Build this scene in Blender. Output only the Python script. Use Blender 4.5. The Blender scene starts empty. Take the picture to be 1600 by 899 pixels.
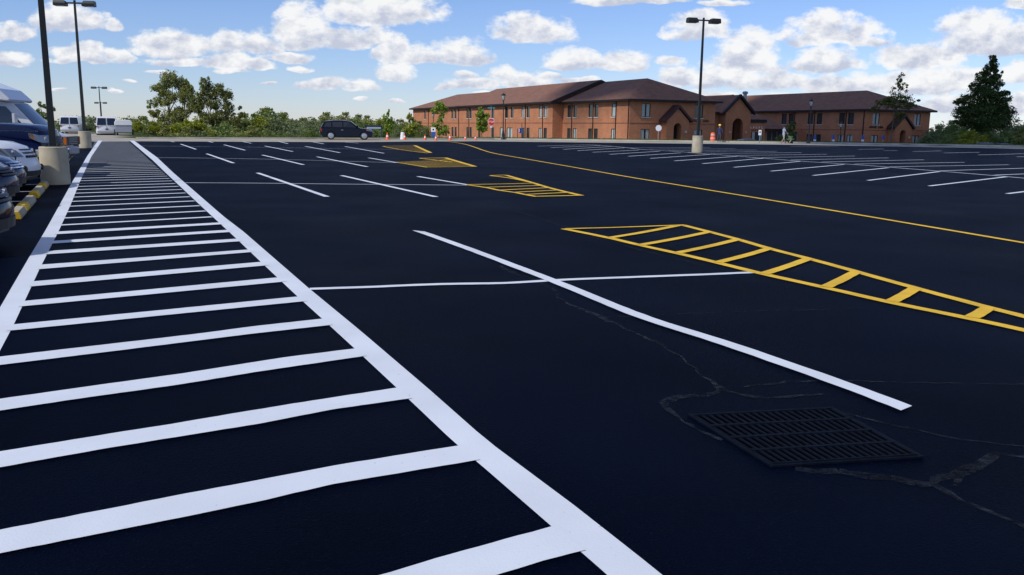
import bpy, bmesh, math, random
import numpy as np
from mathutils import Vector, Matrix
random.seed(7); RNG = np.random.default_rng(11)
S = bpy.context.scene
C = S.collection
R = math.radians

# ------------------------------------------------------------------ camera
F = 1350.0; PITCH = math.atan((449.5-200.6)/F); ROLL = .012; EYE = 1.6
cf = Vector((0, math.cos(PITCH), -math.sin(PITCH))); u0 = Vector((0, math.sin(PITCH), math.cos(PITCH))); r0 = Vector((1, 0, 0))
cr = r0*math.cos(ROLL)+u0*math.sin(ROLL); cu = u0*math.cos(ROLL)-r0*math.sin(ROLL)
cam = bpy.data.cameras.new('camera'); cam.sensor_width = 36; cam.lens = F/1600*36; cam.clip_end = 6000; cam.clip_start = .05
co = bpy.data.objects.new('camera', cam); C.objects.link(co)
m = Matrix((cr, cu, -cf)).transposed().to_4x4(); m.translation = Vector((0, 0, EYE)); co.matrix_world = m
S.camera = co

# ------------------------------------------------------------------ view, sun, sky
S.view_settings.view_transform = 'Standard'; S.view_settings.look = 'None'
S.view_settings.exposure = -0.28; S.view_settings.gamma = 1; S.view_settings.use_curve_mapping = False
SUN_AZ = (-.77, -.64); SUN_EL = R(43)
sl = bpy.data.lights.new('sun', 'SUN'); sl.energy = 4.3; sl.angle = R(.5); sl.color = (1, .96, .90)
so = bpy.data.objects.new('sun', sl); C.objects.link(so)
sd = Vector((SUN_AZ[0]*math.cos(SUN_EL), SUN_AZ[1]*math.cos(SUN_EL), math.sin(SUN_EL))).normalized()
so.rotation_euler = sd.to_track_quat('Z', 'Y').to_euler()

W = bpy.data.worlds.new('World'); S.world = W; W.use_nodes = True
NT = W.node_tree; NT.nodes.clear()
def ray(x, y):
    return cf + cr*((x-800)/F) - cu*((y-449.5)/F)
def wn(t, **k):
    n = NT.nodes.new(t)
    for a, b in k.items(): setattr(n, a, b)
    return n
def M(op, a, b=None, c=None, clamp=False):
    n = NT.nodes.new('ShaderNodeMath'); n.operation = op; n.use_clamp = clamp
    for i, v in enumerate((a, b, c)):
        if v is None: continue
        if isinstance(v, (int, float)): n.inputs[i].default_value = v
        else: NT.links.new(v, n.inputs[i])
    return n.outputs[0]
sky = wn('ShaderNodeTexSky', sky_type='NISHITA', sun_disc=False)
sky.sun_elevation = SUN_EL; sky.sun_rotation = math.atan2(SUN_AZ[0], SUN_AZ[1]) % (2*math.pi)
sky.air_density = 1.0; sky.dust_density = .1; sky.ozone_density = 4.0
tc = wn('ShaderNodeTexCoord'); sep = wn('ShaderNodeSeparateXYZ'); NT.links.new(tc.outputs['Generated'], sep.inputs[0])
X, Y, Z = sep.outputs
ys = M('MAXIMUM', Y, .05); U = M('DIVIDE', X, ys); V = M('DIVIDE', Z, ys)
def noise(vec, scale, detail, rough=.55):
    n = wn('ShaderNodeTexNoise'); n.inputs['Scale'].default_value = scale; n.inputs['Detail'].default_value = detail
    n.inputs['Roughness'].default_value = rough; NT.links.new(vec, n.inputs['Vector']); return n
cmb = wn('ShaderNodeCombineXYZ'); NT.links.new(U, cmb.inputs[0]); NT.links.new(M('MULTIPLY', V, 1.5), cmb.inputs[1])
nw = noise(cmb.outputs[0], 14, 3); sw = wn('ShaderNodeSeparateXYZ'); NT.links.new(nw.outputs['Color'], sw.inputs[0])
Uw = M('MULTIPLY_ADD', M('SUBTRACT', sw.outputs[0], .5), .045, U)
Vw = M('MULTIPLY_ADD', M('SUBTRACT', sw.outputs[1], .5), .022, V)
nd = noise(cmb.outputs[0], 34, 10, .62).outputs['Fac']
# cumulus heaps: centre x, y of the base-ish line, half width, height above, height below (in view units, turned into directions)
CL = [(20,52,38,18,10),(105,40,62,34,11),(178,42,18,12,8),(18,97,38,15,8),(128,90,48,19,10),(185,92,26,14,8),(120,100,60,8,4),
 (268,78,66,33,10),(358,72,42,27,12),(400,76,34,24,10),(475,62,58,52,14),(545,66,52,30,12),(582,62,26,24,8),(595,24,98,40,16),
 (352,103,34,22,6),(400,104,28,12,5),(300,97,75,8,5),(450,90,50,9,6),(616,90,26,34,12),(650,96,40,28,7),(715,96,52,36,8),
 (830,58,66,36,10),(616,122,32,22,6),(505,132,38,12,6),(562,137,34,10,5),(470,106,24,8,4),(625,159,16,4,3),(725,121,24,8,3),
 (735,137,46,14,5),(788,122,26,20,6),(822,134,48,22,7),(892,104,46,28,6),(938,104,40,12,6),(982,104,44,28,7),(1048,100,18,10,5),
 (1062,128,36,26,9),(1112,130,42,34,10),(1092,54,56,36,12),(1170,106,58,54,12),(1292,104,62,36,9),(1300,58,88,36,9),(1372,64,24,10,5),
 (1200,134,90,22,10),(1290,140,84,22,9),(1420,134,110,24,10),(1432,100,66,32,8),(1540,76,86,58,12),(1592,172,26,26,8),(1500,168,70,24,9),
 (1100,158,60,14,8),(1000,160,70,12,8),(1385,160,50,14,7),(1500,120,60,22,9),(985,1,92,8,5),(1130,4,44,8,4),(1595,6,30,12,5),(1240,160,80,12,6),
 (182,145,16,4,2),(205,128,10,4,2),(360,112,26,5,3),(240,110,18,4,2),(700,140,16,7,3),(690,158,14,4,2),(760,150,20,5,3),(855,122,24,8,4),(905,128,30,6,4),(960,138,28,7,4),(1020,148,26,10,5),(420,128,14,3,2),(90,140,12,3,2),(560,152,14,3,2),(1660,60,80,50,12),(-60,60,60,30,10),(860,150,34,5,4),(1590,120,40,24,8),
 (640,-30,120,20,8),(250,-25,80,18,8),(1350,-30,110,20,8)]
D = SWt = SH = None
def uv(x, y):
    d = ray(x, y); return d.x/d.y, d.z/d.y
for (cx, cy, a, bu, bd) in CL:
    u, v = uv(cx, cy); k = 1/F*1.03
    ia = 1/(a*k*1.18); iu = 1/(bu*k*1.18); id_ = 1/(bd*k*1.18)
    du = M('MULTIPLY_ADD', Uw, ia, -u*ia)
    dv = M('MULTIPLY_ADD', Vw, iu, -v*iu)
    dd = M('MAXIMUM', dv, M('MULTIPLY', dv, -id_/iu))
    r2 = M('MULTIPLY_ADD', dd, dd, M('MULTIPLY', du, du))
    w = M('MAXIMUM', M('SUBTRACT', 1, r2), 0)
    if D is None: D, SWt, SH = w, w, M('MULTIPLY', w, dv)
    else:
        D = M('MAXIMUM', D, w); SWt = M('ADD', SWt, w); SH = M('MULTIPLY_ADD', w, dv, SH)
Hh = M('DIVIDE', SH, M('MAXIMUM', SWt, .02))
front = M('MULTIPLY', M('GREATER_THAN', Y, .35), 1)
# generic fair weather cumulus for the rest of the dome
zz = M('MAXIMUM', Z, .06); cg = wn('ShaderNodeCombineXYZ'); NT.links.new(M('DIVIDE', X, zz), cg.inputs[0]); NT.links.new(M('DIVIDE', Y, zz), cg.inputs[1])
gen = M('MULTIPLY', M('SUBTRACT', noise(cg.outputs[0], .55, 6).outputs['Fac'], .50), 5.0, clamp=True)
high = M('MULTIPLY', M('SUBTRACT', V, .17), 12, clamp=True)
genm = M('MAXIMUM', M('SUBTRACT', 1, front), high)
gen = M('MULTIPLY', M('MULTIPLY', gen, genm), M('MULTIPLY', Z, 12, clamp=True))
dens = M('ADD', M('MULTIPLY', D, 1.05), M('MULTIPLY', M('SUBTRACT', nd, .5), 2.3))
dens = M('MULTIPLY', dens, M('MULTIPLY', D, 9, clamp=True))
al = wn('ShaderNodeMapRange', interpolation_type='SMOOTHSTEP'); NT.links.new(dens, al.inputs[0])
al.inputs[1].default_value = .10; al.inputs[2].default_value = .72; al.inputs[3].default_value = 0; al.inputs[4].default_value = .96
alpha = M('MAXIMUM', M('MULTIPLY', al.outputs[0], front), gen)
# soft thin veil low on the right, where the heaps merge
nv = noise(cmb.outputs[0], 7, 5).outputs['Fac']
veil = M('MULTIPLY', M('MULTIPLY', M('SUBTRACT', U, .02), 1.6, clamp=True), M('MULTIPLY', M('SUBTRACT', nv, .42), 4.0, clamp=True))
veil = M('MULTIPLY', M('MULTIPLY', veil, M('MULTIPLY', M('SUBTRACT', .085, V), 18, clamp=True)), .75)
alpha = M('MAXIMUM', alpha, M('MULTIPLY', veil, front))
nb = noise(cmb.outputs[0], 20, 7, .6)
up = wn('ShaderNodeVectorMath', operation='ADD'); NT.links.new(cmb.outputs[0], up.inputs[0]); up.inputs[1].default_value = (-.008, .013, 0)
nb2 = noise(up.outputs[0], 20, 7, .6)
rel = M('SUBTRACT', nb.outputs['Fac'], nb2.outputs['Fac'])
sh = M('ADD', M('MULTIPLY_ADD', Hh, .80, .68), M('MULTIPLY', rel, 4.6))
sh = M('ADD', sh, M('MULTIPLY', M('SUBTRACT', .30, D), .5), clamp=True)
cc = wn('ShaderNodeMix', data_type='RGBA'); NT.links.new(sh, cc.inputs[0])
CLK = 11.3
cc.inputs[6].default_value = (.60*CLK, .64*CLK, .77*CLK, 1); cc.inputs[7].default_value = (1.02*CLK, 1.02*CLK, 1.02*CLK, 1)
smul = wn('ShaderNodeMix', data_type='RGBA', blend_type='MULTIPLY'); smul.inputs[0].default_value = 1
NT.links.new(sky.outputs[0], smul.inputs[6]); smul.inputs[7].default_value = (1.15, 1.22, 1.60, 1)
mx = wn('ShaderNodeMix', data_type='RGBA'); NT.links.new(alpha, mx.inputs[0]); NT.links.new(smul.outputs[2], mx.inputs[6]); NT.links.new(cc.outputs[2], mx.inputs[7])
bg = wn('ShaderNodeBackground'); bg.inputs[1].default_value = .1; NT.links.new(mx.outputs[2], bg.inputs[0])
out = wn('ShaderNodeOutputWorld'); NT.links.new(bg.outputs[0], out.inputs[0])
S.cycles.max_bounces = 6

# ------------------------------------------------------------------ ground heights and helpers
SLOPE = .005
def plane_z(y): return SLOPE*y
def at(x, y, dz=0.0):
    d = ray(x, y); t = (EYE-dz)/(SLOPE*d.y-d.z); return Vector((0, 0, EYE))+d*t
def xat(px, Yd): return (px-800)/1373.0*Yd
AX = R(25)
UX, UY = -math.sin(AX), math.cos(AX)      # along the crosswalk
WX, WY = math.cos(AX), math.sin(AX)       # across it
def uw(u, w): return Vector((UX*u+WX*w, UY*u+WY*w, 0))
VERGE = [(-90,108),(-50,102),(-41,97),(-38,87),(-31.5,73),(-12.3,83.5),(-2,89.6),(13,89.4),(32,88.8),(48.5,83.4),(70,74),(160,40)]
def verge(x): return float(np.interp(x, [p[0] for p in VERGE], [p[1] for p in VERGE]))
def sm(t): t = min(1, max(0, t)); return t*t*(3-2*t)
def terrain(x, y):
    s = y-verge(x); base = plane_z(min(y, verge(x)+4))-.03
    if s <= .6: return base
    low = float(np.interp(x, [-60, -34, -24, 30, 46, 70], [-3.2, -2.8, -.75, -.75, -1.2, -1.6]))
    far = float(np.interp(s, [10, 40, 120], [0, -.0, -1.0]))
    e = sm((s-3.4)/7.5)
    return (base+.16)*(1-e)+(low+far)*e

MATS = {}
def mat(name, col, rough=.7, var=.0, scale=4.0, bump=0.0, bscale=60, metal=0.0, spec=.5, detail=5, island=0.0, coord='Object', clear=0.0, col2=None):
    if name in MATS: return MATS[name]
    mt = bpy.data.materials.new(name); mt.use_nodes = True; nt = mt.node_tree; b = nt.nodes['Principled BSDF']
    b.inputs['Roughness'].default_value = rough; b.inputs['Metallic'].default_value = metal
    b.inputs['Specular IOR Level'].default_value = spec; b.inputs['Coat Weight'].default_value = clear
    b.inputs['Base Color'].default_value = (*col, 1)
    t = nt.nodes.new('ShaderNodeTexCoord'); last = None
    if var or col2:
        n = nt.nodes.new('ShaderNodeTexNoise'); n.inputs['Scale'].default_value = scale; n.inputs['Detail'].default_value = detail
        nt.links.new(t.outputs[coord], n.inputs['Vector'])
        r = nt.nodes.new('ShaderNodeValToRGB'); r.color_ramp.elements[0].position = .3; r.color_ramp.elements[1].position = .7
        c2 = col2 or tuple(c*(1+var) for c in col); c1 = tuple(c*(1-var) for c in col)
        r.color_ramp.elements[0].color = (*c1, 1); r.color_ramp.elements[1].color = (*c2, 1)
        nt.links.new(n.outputs['Fac'], r.inputs[0]); last = r.outputs[0]
    if island:
        g = nt.nodes.new('ShaderNodeNewGeometry'); h = nt.nodes.new('ShaderNodeHueSaturation')
        mr = nt.nodes.new('ShaderNodeMapRange'); mr.inputs[3].default_value = 1-island; mr.inputs[4].default_value = 1+island
        nt.links.new(g.outputs['Random Per Island'], mr.inputs[0]); nt.links.new(mr.outputs[0], h.inputs['Value'])
        if last: nt.links.new(last, h.inputs['Color'])
        else: h.inputs['Color'].default_value = (*col, 1)
        last = h.outputs[0]
    if last: nt.links.new(last, b.inputs['Base Color'])
    if bump:
        n2 = nt.nodes.new('ShaderNodeTexNoise'); n2.inputs['Scale'].default_value = bscale; n2.inputs['Detail'].default_value = 4
        nt.links.new(t.outputs[coord], n2.inputs['Vector']); bp = nt.nodes.new('ShaderNodeBump'); bp.inputs['Strength'].default_value = bump
        bp.inputs['Distance'].default_value = .02; nt.links.new(n2.outputs['Fac'], bp.inputs['Height']); nt.links.new(bp.outputs[0], b.inputs['Normal'])
    MATS[name] = mt; return mt
def leafmat(name, col, isl=.45, trans=.25):
    mt = mat(name, col, rough=.55, var=.35, scale=1.3, island=isl, spec=.25)
    nt = mt.node_tree; b = nt.nodes['Principled BSDF']; o = [n for n in nt.nodes if n.type == 'OUTPUT_MATERIAL'][0]
    tr = nt.nodes.new('ShaderNodeBsdfTranslucent'); tr.inputs[0].default_value = (col[0]*1.5, col[1]*1.6, col[2]*.7, 1)
    ad = nt.nodes.new('ShaderNodeMixShader'); ad.inputs[0].default_value = trans
    nt.links.new(b.outputs[0], ad.inputs[1]); nt.links.new(tr.outputs[0], ad.inputs[2]); nt.links.new(ad.outputs[0], o.inputs[0]); return mt
def brickmat():
    mt = bpy.data.materials.new('orange_brick'); mt.use_nodes = True; nt = mt.node_tree; b = nt.nodes['Principled BSDF']
    b.inputs['Roughness'].default_value = .85; b.inputs['Specular IOR Level'].default_value = .2
    t = nt.nodes.new('ShaderNodeTexCoord'); sp = nt.nodes.new('ShaderNodeSeparateXYZ'); nt.links.new(t.outputs['Object'], sp.inputs[0])
    a = nt.nodes.new('ShaderNodeMath'); a.operation = 'ADD'; nt.links.new(sp.outputs[0], a.inputs[0]); nt.links.new(sp.outputs[1], a.inputs[1])
    cb = nt.nodes.new('ShaderNodeCombineXYZ'); nt.links.new(a.outputs[0], cb.inputs[0]); nt.links.new(sp.outputs[2], cb.inputs[1])
    br = nt.nodes.new('ShaderNodeTexBrick'); nt.links.new(cb.outputs[0], br.inputs['Vector'])
    br.inputs['Color1'].default_value = (.52, .205, .095, 1); br.inputs['Color2'].default_value = (.42, .155, .072, 1); br.inputs['Mortar'].default_value = (.40, .21, .13, 1)
    br.inputs['Scale'].default_value = 1; br.inputs['Brick Width'].default_value = .22; br.inputs['Row Height'].default_value = .075; br.inputs['Mortar Size'].default_value = .008
    n = nt.nodes.new('ShaderNodeTexNoise'); n.inputs['Scale'].default_value = .8; n.inputs['Detail'].default_value = 6; nt.links.new(t.outputs['Object'], n.inputs['Vector'])
    mr = nt.nodes.new('ShaderNodeMapRange'); mr.inputs[1].default_value = .3; mr.inputs[2].default_value = .7; mr.inputs[3].default_value = .86; mr.inputs[4].default_value = 1.1
    nt.links.new(n.outputs['Fac'], mr.inputs[0]); h = nt.nodes.new('ShaderNodeHueSaturation'); nt.links.new(br.outputs[0], h.inputs['Color']); nt.links.new(mr.outputs[0], h.inputs['Value'])
    nt.links.new(h.outputs[0], b.inputs['Base Color']); MATS['orange_brick'] = mt; return mt

class MB:
    def __init__(s): s.v = []; s.f = []; s.m = []; s.mi = 0
    def face(s, pts, mi=None):
        b = len(s.v); s.v += [tuple(p) for p in pts]; s.f.append(tuple(range(b, b+len(pts)))); s.m.append(s.mi if mi is None else mi)
    def idx(s, vs, fs):
        b = len(s.v); s.v += [tuple(p) for p in vs]
        for f in fs: s.f.append(tuple(b+i for i in f)); s.m.append(s.mi)
    def box(s, x0, x1, y0, y1, z0, z1, M4=None):
        vs = [Vector(p) for p in ((x0,y0,z0),(x1,y0,z0),(x1,y1,z0),(x0,y1,z0),(x0,y0,z1),(x1,y0,z1),(x1,y1,z1),(x0,y1,z1))]
        if M4: vs = [M4 @ v for v in vs]
        s.idx(vs, [(0,3,2,1),(4,5,6,7),(0,1,5,4),(1,2,6,5),(2,3,7,6),(3,0,4,7)])
    def tube(s, p0, p1, ra, rb=None, n=10, caps=True):
        p0 = Vector(p0); p1 = Vector(p1); rb = ra if rb is None else rb; d = (p1-p0).normalized()
        a = d.orthogonal().normalized(); b = d.cross(a); vs = []
        for i in range(n):
            t = 2*math.pi*i/n; e = a*math.cos(t)+b*math.sin(t); vs += [p0+e*ra, p1+e*rb]
        fs = [(2*i, 2*((i+1) % n), 2*((i+1) % n)+1, 2*i+1) for i in range(n)]
        if caps: fs += [tuple(2*i for i in range(n))[::-1], tuple(2*i+1 for i in range(n))]
        s.idx(vs, fs)
    def lathe(s, prof, n=16, o=(0,0,0), axis='Z'):
        vs = []; k = len(prof)
        for i in range(n):
            t = 2*math.pi*i/n
            for (r, z) in prof:
                p = (r*math.cos(t), r*math.sin(t), z)
                if axis == 'Y': p = (p[0], p[2], p[1])
                if axis == 'X': p = (p[2], p[0], p[1])
                vs.append((p[0]+o[0], p[1]+o[1], p[2]+o[2]))
        fs = []
        for i in range(n):
            j = (i+1) % n
            for q in range(k-1): fs.append((i*k+q, j*k+q, j*k+q+1, i*k+q+1))
        s.idx(vs, fs)
        if prof[0][0] > 1e-4: s.idx([vs[i*k] for i in range(n)], [tuple(range(n))])
        if prof[-1][0] > 1e-4: s.idx([vs[i*k+k-1] for i in range(n)], [tuple(range(n))])
    def prism(s, poly, ax, a, b):
        # poly in the two other axes, extruded along ax from a to b
        def P(p, q): return {'x': (q, p[0], p[1]), 'y': (p[0], q, p[1]), 'z': (p[0], p[1], q)}[ax]
        n = len(poly); vs = [P(p, a) for p in poly]+[P(p, b) for p in poly]
        s.idx(vs, [tuple(range(n)), tuple(range(2*n-1, n-1, -1))]+[(i, (i+1) % n, n+(i+1) % n, n+i) for i in range(n)])
    def build(s, name, mats, parent=None, smooth=False, bevel=0, recalc=True, loc=None):
        me = bpy.data.meshes.new(name); me.from_pydata([tuple(v) for v in s.v], [], s.f)
        ms = mats if isinstance(mats, (list, tuple)) else [mats]
        for q in ms: me.materials.append(q)
        if len(ms) > 1: me.polygons.foreach_set('material_index', s.m)
        if recalc:
            bm = bmesh.new(); bm.from_mesh(me); bmesh.ops.remove_doubles(bm, verts=bm.verts, dist=1e-5)
            bmesh.ops.recalc_face_normals(bm, faces=bm.faces); bm.to_mesh(me); bm.free()
        if smooth:
            me.polygons.foreach_set('use_smooth', [True]*len(me.polygons)); me.set_sharp_from_angle(angle=R(38))
        o = bpy.data.objects.new(name, me); C.objects.link(o)
        if bevel:
            bv = o.modifiers.new('bevel', 'BEVEL'); bv.width = bevel; bv.segments = 2; bv.limit_method = 'ANGLE'; bv.angle_limit = R(40)
        if parent is not None: o.parent = parent
        if loc is not None: o.location = loc
        return o
def empty(name, loc=(0,0,0), rz=0):
    o = bpy.data.objects.new(name, None); C.objects.link(o); o.location = loc; o.rotation_euler = (0, 0, rz); o.empty_display_size = .3; return o
def tag(o, label=None, cat=None, group=None, kind=None):
    if label: o['label'] = label
    if cat: o['category'] = cat
    if group: o['group'] = group
    if kind: o['kind'] = kind
    return o
def children(o, allobs): return [c for c in allobs if c.parent == o]
def dup(root, loc, rz=None, label=None, group=None, scale=None, sub=None):
    obs = list(C.objects)
    def cp(o, par):
        c = o.copy(); C.objects.link(c)
        if par is not None: c.parent = par
        for ch in obs:
            if ch.parent == o: cp(ch, c)
        return c
    r = cp(root, None); r.location = loc
    if rz is not None: r.rotation_euler = (0, 0, rz)
    if scale: r.scale = scale if isinstance(scale, (tuple, list)) else (scale,)*3
    if label: r['label'] = label
    if group: r['group'] = group
    return r

# ------------------------------------------------------------------ materials
asphalt = mat('sealed_asphalt', (.0007, .0021, .0078), rough=.55, var=.45, scale=.35, detail=8, bump=.35, bscale=90, spec=.012)
def speckle(mt, scale, lo, hi, col, rng=None):
    # fine grains of another tone scattered over the surface
    nt = mt.node_tree; b = nt.nodes['Principled BSDF']; t = [n for n in nt.nodes if n.type == 'TEX_COORD'][0]
    n = nt.nodes.new('ShaderNodeTexNoise'); n.inputs['Scale'].default_value = scale; n.inputs['Detail'].default_value = 3; nt.links.new(t.outputs['Object'], n.inputs['Vector'])
    r = nt.nodes.new('ShaderNodeMapRange'); r.inputs[1].default_value = lo; r.inputs[2].default_value = hi; nt.links.new(n.outputs['Fac'], r.inputs[0])
    mx_ = nt.nodes.new('ShaderNodeMix'); mx_.data_type = 'RGBA'; nt.links.new(r.outputs[0], mx_.inputs[0]); nt.links.new(b.inputs['Base Color'].links[0].from_socket, mx_.inputs[6]); mx_.inputs[7].default_value = (*col, 1)
    nt.links.new(mx_.outputs[2], b.inputs['Base Color'])
    if rng:
        n2 = nt.nodes.new('ShaderNodeTexNoise'); n2.inputs['Scale'].default_value = .5; n2.inputs['Detail'].default_value = 6; nt.links.new(t.outputs['Object'], n2.inputs['Vector'])
        q = nt.nodes.new('ShaderNodeMapRange'); q.inputs[1].default_value = .3; q.inputs[2].default_value = .7; q.inputs[3].default_value = rng[0]; q.inputs[4].default_value = rng[1]
        nt.links.new(n2.outputs['Fac'], q.inputs[0]); nt.links.new(q.outputs[0], b.inputs['Roughness'])
speckle(asphalt, 95, .60, .75, (.007, .010, .018), (.51, .59))
oldasph = mat('bare_asphalt_seam', (.0150, .0200, .0290), rough=.9, var=.75, scale=6, bump=.4, bscale=70, spec=.15)
whitep = mat('white_line_paint', (.60, .635, .68), rough=.75, var=.07, scale=1.6, bump=.08, bscale=90, spec=.2)
speckle(whitep, 34, .70, .78, (.36, .38, .41))
yellowp = mat('yellow_line_paint', (.72, .44, .02), rough=.7, var=.14, scale=3.0, bump=.25, bscale=70, spec=.4)
speckle(yellowp, 34, .66, .78, (.28, .17, .02))
concrete = mat('concrete', (.40, .355, .26), rough=.9, var=.16, scale=2.5, bump=.12, bscale=45, spec=.2)
roadc = mat('road_concrete', (.34, .31, .25), rough=.9, var=.18, scale=.6, spec=.2)
kerbm = mat('kerb_concrete', (.42, .39, .32), rough=.9, var=.15, scale=1.2, spec=.2)
grassm = mat('grass', (.060, .080, .022), rough=.95, var=.4, scale=.7, bump=1.0, bscale=18, spec=.1, detail=8)
brick = brickmat()
roofm = mat('brown_shingles', (.205, .105, .072), rough=.9, var=.18, scale=1.5, bump=.6, bscale=14, spec=.2)
darkt = mat('dark_brown_trim', (.018, .013, .015), rough=.6, spec=.3)
glassd = mat('dark_window_glass', (.045, .05, .05), rough=.08, var=.4, scale=.7, spec=.6)
curtain = mat('pale_curtain', (.42, .45, .42), rough=.8, var=.15, scale=3)
sillm = mat('pale_sill', (.55, .52, .46), rough=.8)
blackm = mat('black_iron', (.008, .009, .010), rough=.4, spec=.5)
polem = mat('dark_bronze_pole', (.012, .014, .013), rough=.45, spec=.4)
bark = mat('bark', (.10, .085, .065), rough=.95, var=.3, scale=6, bump=.6, bscale=30)
tyrem = mat('tyre_rubber', (.012, .012, .013), rough=.85)
rimm = mat('alloy_rim', (.55, .56, .58), rough=.3, metal=.85)
chrome = mat('chrome', (.75, .76, .78), rough=.15, metal=1)
cglass = mat('car_glass', (.008, .010, .013), rough=.03, spec=.8)
lampg = mat('headlight_glass', (.20, .22, .25), rough=.12, spec=.9, metal=.4)
amber = mat('amber_lens', (.55, .14, .02), rough=.2)
redl = mat('red_lens', (.35, .015, .01), rough=.2)
plastic = mat('black_plastic', (.012, .012, .014), rough=.5)
def paint(n, c, rough=.25): return mat(n, c, rough=.14, spec=.25, clear=.04)
p_navy = paint('navy_car_paint', (.006, .012, .05)); p_navy2 = paint('bright_navy_car_paint', (.006, .012, .06)); p_black = paint('black_car_paint', (.004, .004, .012))
p_white = paint('white_car_paint', (.74, .75, .78)); p_grey = paint('grey_blue_car_paint', (.16, .20, .26)); p_buswhite = paint('bus_white', (.62, .63, .66), .35)
orange = mat('cone_orange', (.80, .12, .03), rough=.5); whitem = mat('white_plastic', (.78, .78, .76), rough=.5)
signred = mat('sign_red', (.50, .012, .018), rough=.4); signblue = mat('sign_blue', (.02, .09, .32), rough=.4); signteal = mat('sign_teal', (.02, .22, .25), rough=.4)
signback = mat('sign_grey_white', (.62, .66, .70), rough=.4); galv = mat('galvanised_post', (.35, .36, .37), rough=.5, metal=.5)

def ragged(mt, scale, lo, hi):
    nt = mt.node_tree; b = nt.nodes['Principled BSDF']; t = [n for n in nt.nodes if n.type == 'TEX_COORD'][0]
    n = nt.nodes.new('ShaderNodeTexNoise'); n.inputs['Scale'].default_value = scale; n.inputs['Detail'].default_value = 6; n.inputs['Roughness'].default_value = .7; nt.links.new(t.outputs['Object'], n.inputs['Vector'])
    r = nt.nodes.new('ShaderNodeMapRange'); r.inputs[1].default_value = lo; r.inputs[2].default_value = hi; nt.links.new(n.outputs['Fac'], r.inputs[0]); nt.links.new(r.outputs[0], b.inputs['Alpha'])
ragged(oldasph, 14, .38, .66)
# ------------------------------------------------------------------ structure: ground, road, lot
def sheet(name, poly, z_off, material, kind='structure'):
    mb = MB(); mb.face([(x, y, plane_z(y)+z_off) for x, y in poly]); o = mb.build(name, material, recalc=False); tag(o, kind=kind)
    if o.data.polygons[0].normal.z < 0: o.data.flip_normals()
    return o
xs = np.unique(np.concatenate([np.linspace(-1500, -120, 12), np.linspace(-110, 130, 97), np.linspace(140, 1500, 12)]))
yy = np.unique(np.concatenate([np.linspace(-600, 50, 10), np.linspace(52, 130, 79), np.linspace(140, 400, 14), np.linspace(500, 2500, 8)]))
gv = [(x, y, terrain(x, y)) for y in yy for x in xs]; nx = len(xs)
gf = [(j*nx+i, j*nx+i+1, (j+1)*nx+i+1, (j+1)*nx+i) for j in range(len(yy)-1) for i in range(nx-1)]
g = MB(); g.idx(gv, gf); tag(g.build('ground', grassm, recalc=False, smooth=True), kind='structure')
EDGE = [(-140, 30), (-60, 52), (-32, 60.5), (-29.4, 62.4), (-27.4, 64.6), (-19.8, 67.1), (-12.4, 70.1), (-8.9, 74.7), (-3.4, 79.0), (11.5, 79.6), (23.4, 80.4), (34.5, 78.6), (43.6, 74.8), (62, 67), (140, 30)]
verg = [(x, verge(x)) for x in (-31.5, -26, -20, -12.3, -7, -2, 13, 32, 48.5, 60, 70, 140)]
sheet('road', [(-140, 25), (-90, 108), (-50, 102), (-41, 97), (-38, 87)]+verg+[(140, 25)], .004, roadc)
sheet('asphalt_lot', [(-140, -60), (140, -60)]+EDGE[::-1], .008, asphalt)
# kerb along the far side of the road
def kerb(pts, name, w=.16, h=.13, drop=.02):
    mb = MB(); prev = None
    P = [Vector((x, y, 0)) for x, y in pts]
    for i, p in enumerate(P):
        d = (P[min(i+1, len(P)-1)]-P[max(i-1, 0)]).normalized(); n = Vector((-d.y, d.x, 0))
        z = plane_z(p.y); a = p; b = p+n*w
        cur = [(a.x, a.y, z-drop), (a.x+n.x*.02, a.y+n.y*.02, z+h), (b.x, b.y, z+h+.005), (b.x, b.y, z-drop)]
        if prev: mb.idx(prev+cur, [(0,4,5,1),(1,5,6,2),(2,6,7,3)])
        prev = cur
    return tag(mb.build(name, kerbm), kind='structure')
dense = []
for a, b in zip(verg, verg[1:]):
    for k in range(12): dense.append((a[0]+(b[0]-a[0])*k/12, a[1]+(b[1]-a[1])*k/12))
kerb(dense, 'kerb')

def ribbon(mb, pts, w, dz, jit=.0035, closed=False, step=None, slant=None):
    P = [Vector((p[0], p[1], 0)) for p in pts]
    if len(P) > 2:
        for _ in range(2):
            Q = [P[0]]
            for a, b in zip(P[:-1], P[1:]): Q += [a.lerp(b, .25), a.lerp(b, .75)]
            P = Q+[P[-1]]
    Q = [P[0]]
    dist0 = min(p.length for p in P)
    st = step or max(.12, dist0*.02)
    for a, b in zip(P[:-1], P[1:]):
        n = max(1, int((b-a).length/st))
        for k in range(1, n+1): Q.append(a.lerp(b, k/n))
    L = []
    for i, p in enumerate(Q):
        d = (Q[min(i+1, len(Q)-1)]-Q[max(i-1, 0)]).normalized(); n = Vector((-d.y, d.x, 0))
        j1 = random.uniform(-jit, jit); j2 = random.uniform(-jit, jit); ww = w[0]+(w[1]-w[0])*i/(len(Q)-1) if isinstance(w, tuple) else w
        a = p+n*(ww/2+j1); b = p-n*(ww/2+j2)
        if slant and i == 0: a += d*slant[0]; b -= d*slant[0]
        if slant and i == len(Q)-1: a += d*slant[1]; b -= d*slant[1]
        L.append((a, b))
    for (a, b), (c, e) in zip(L[:-1], L[1:]):
        mb.face([(q.x, q.y, plane_z(q.y)+dz) for q in (b, e, c, a)])
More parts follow.
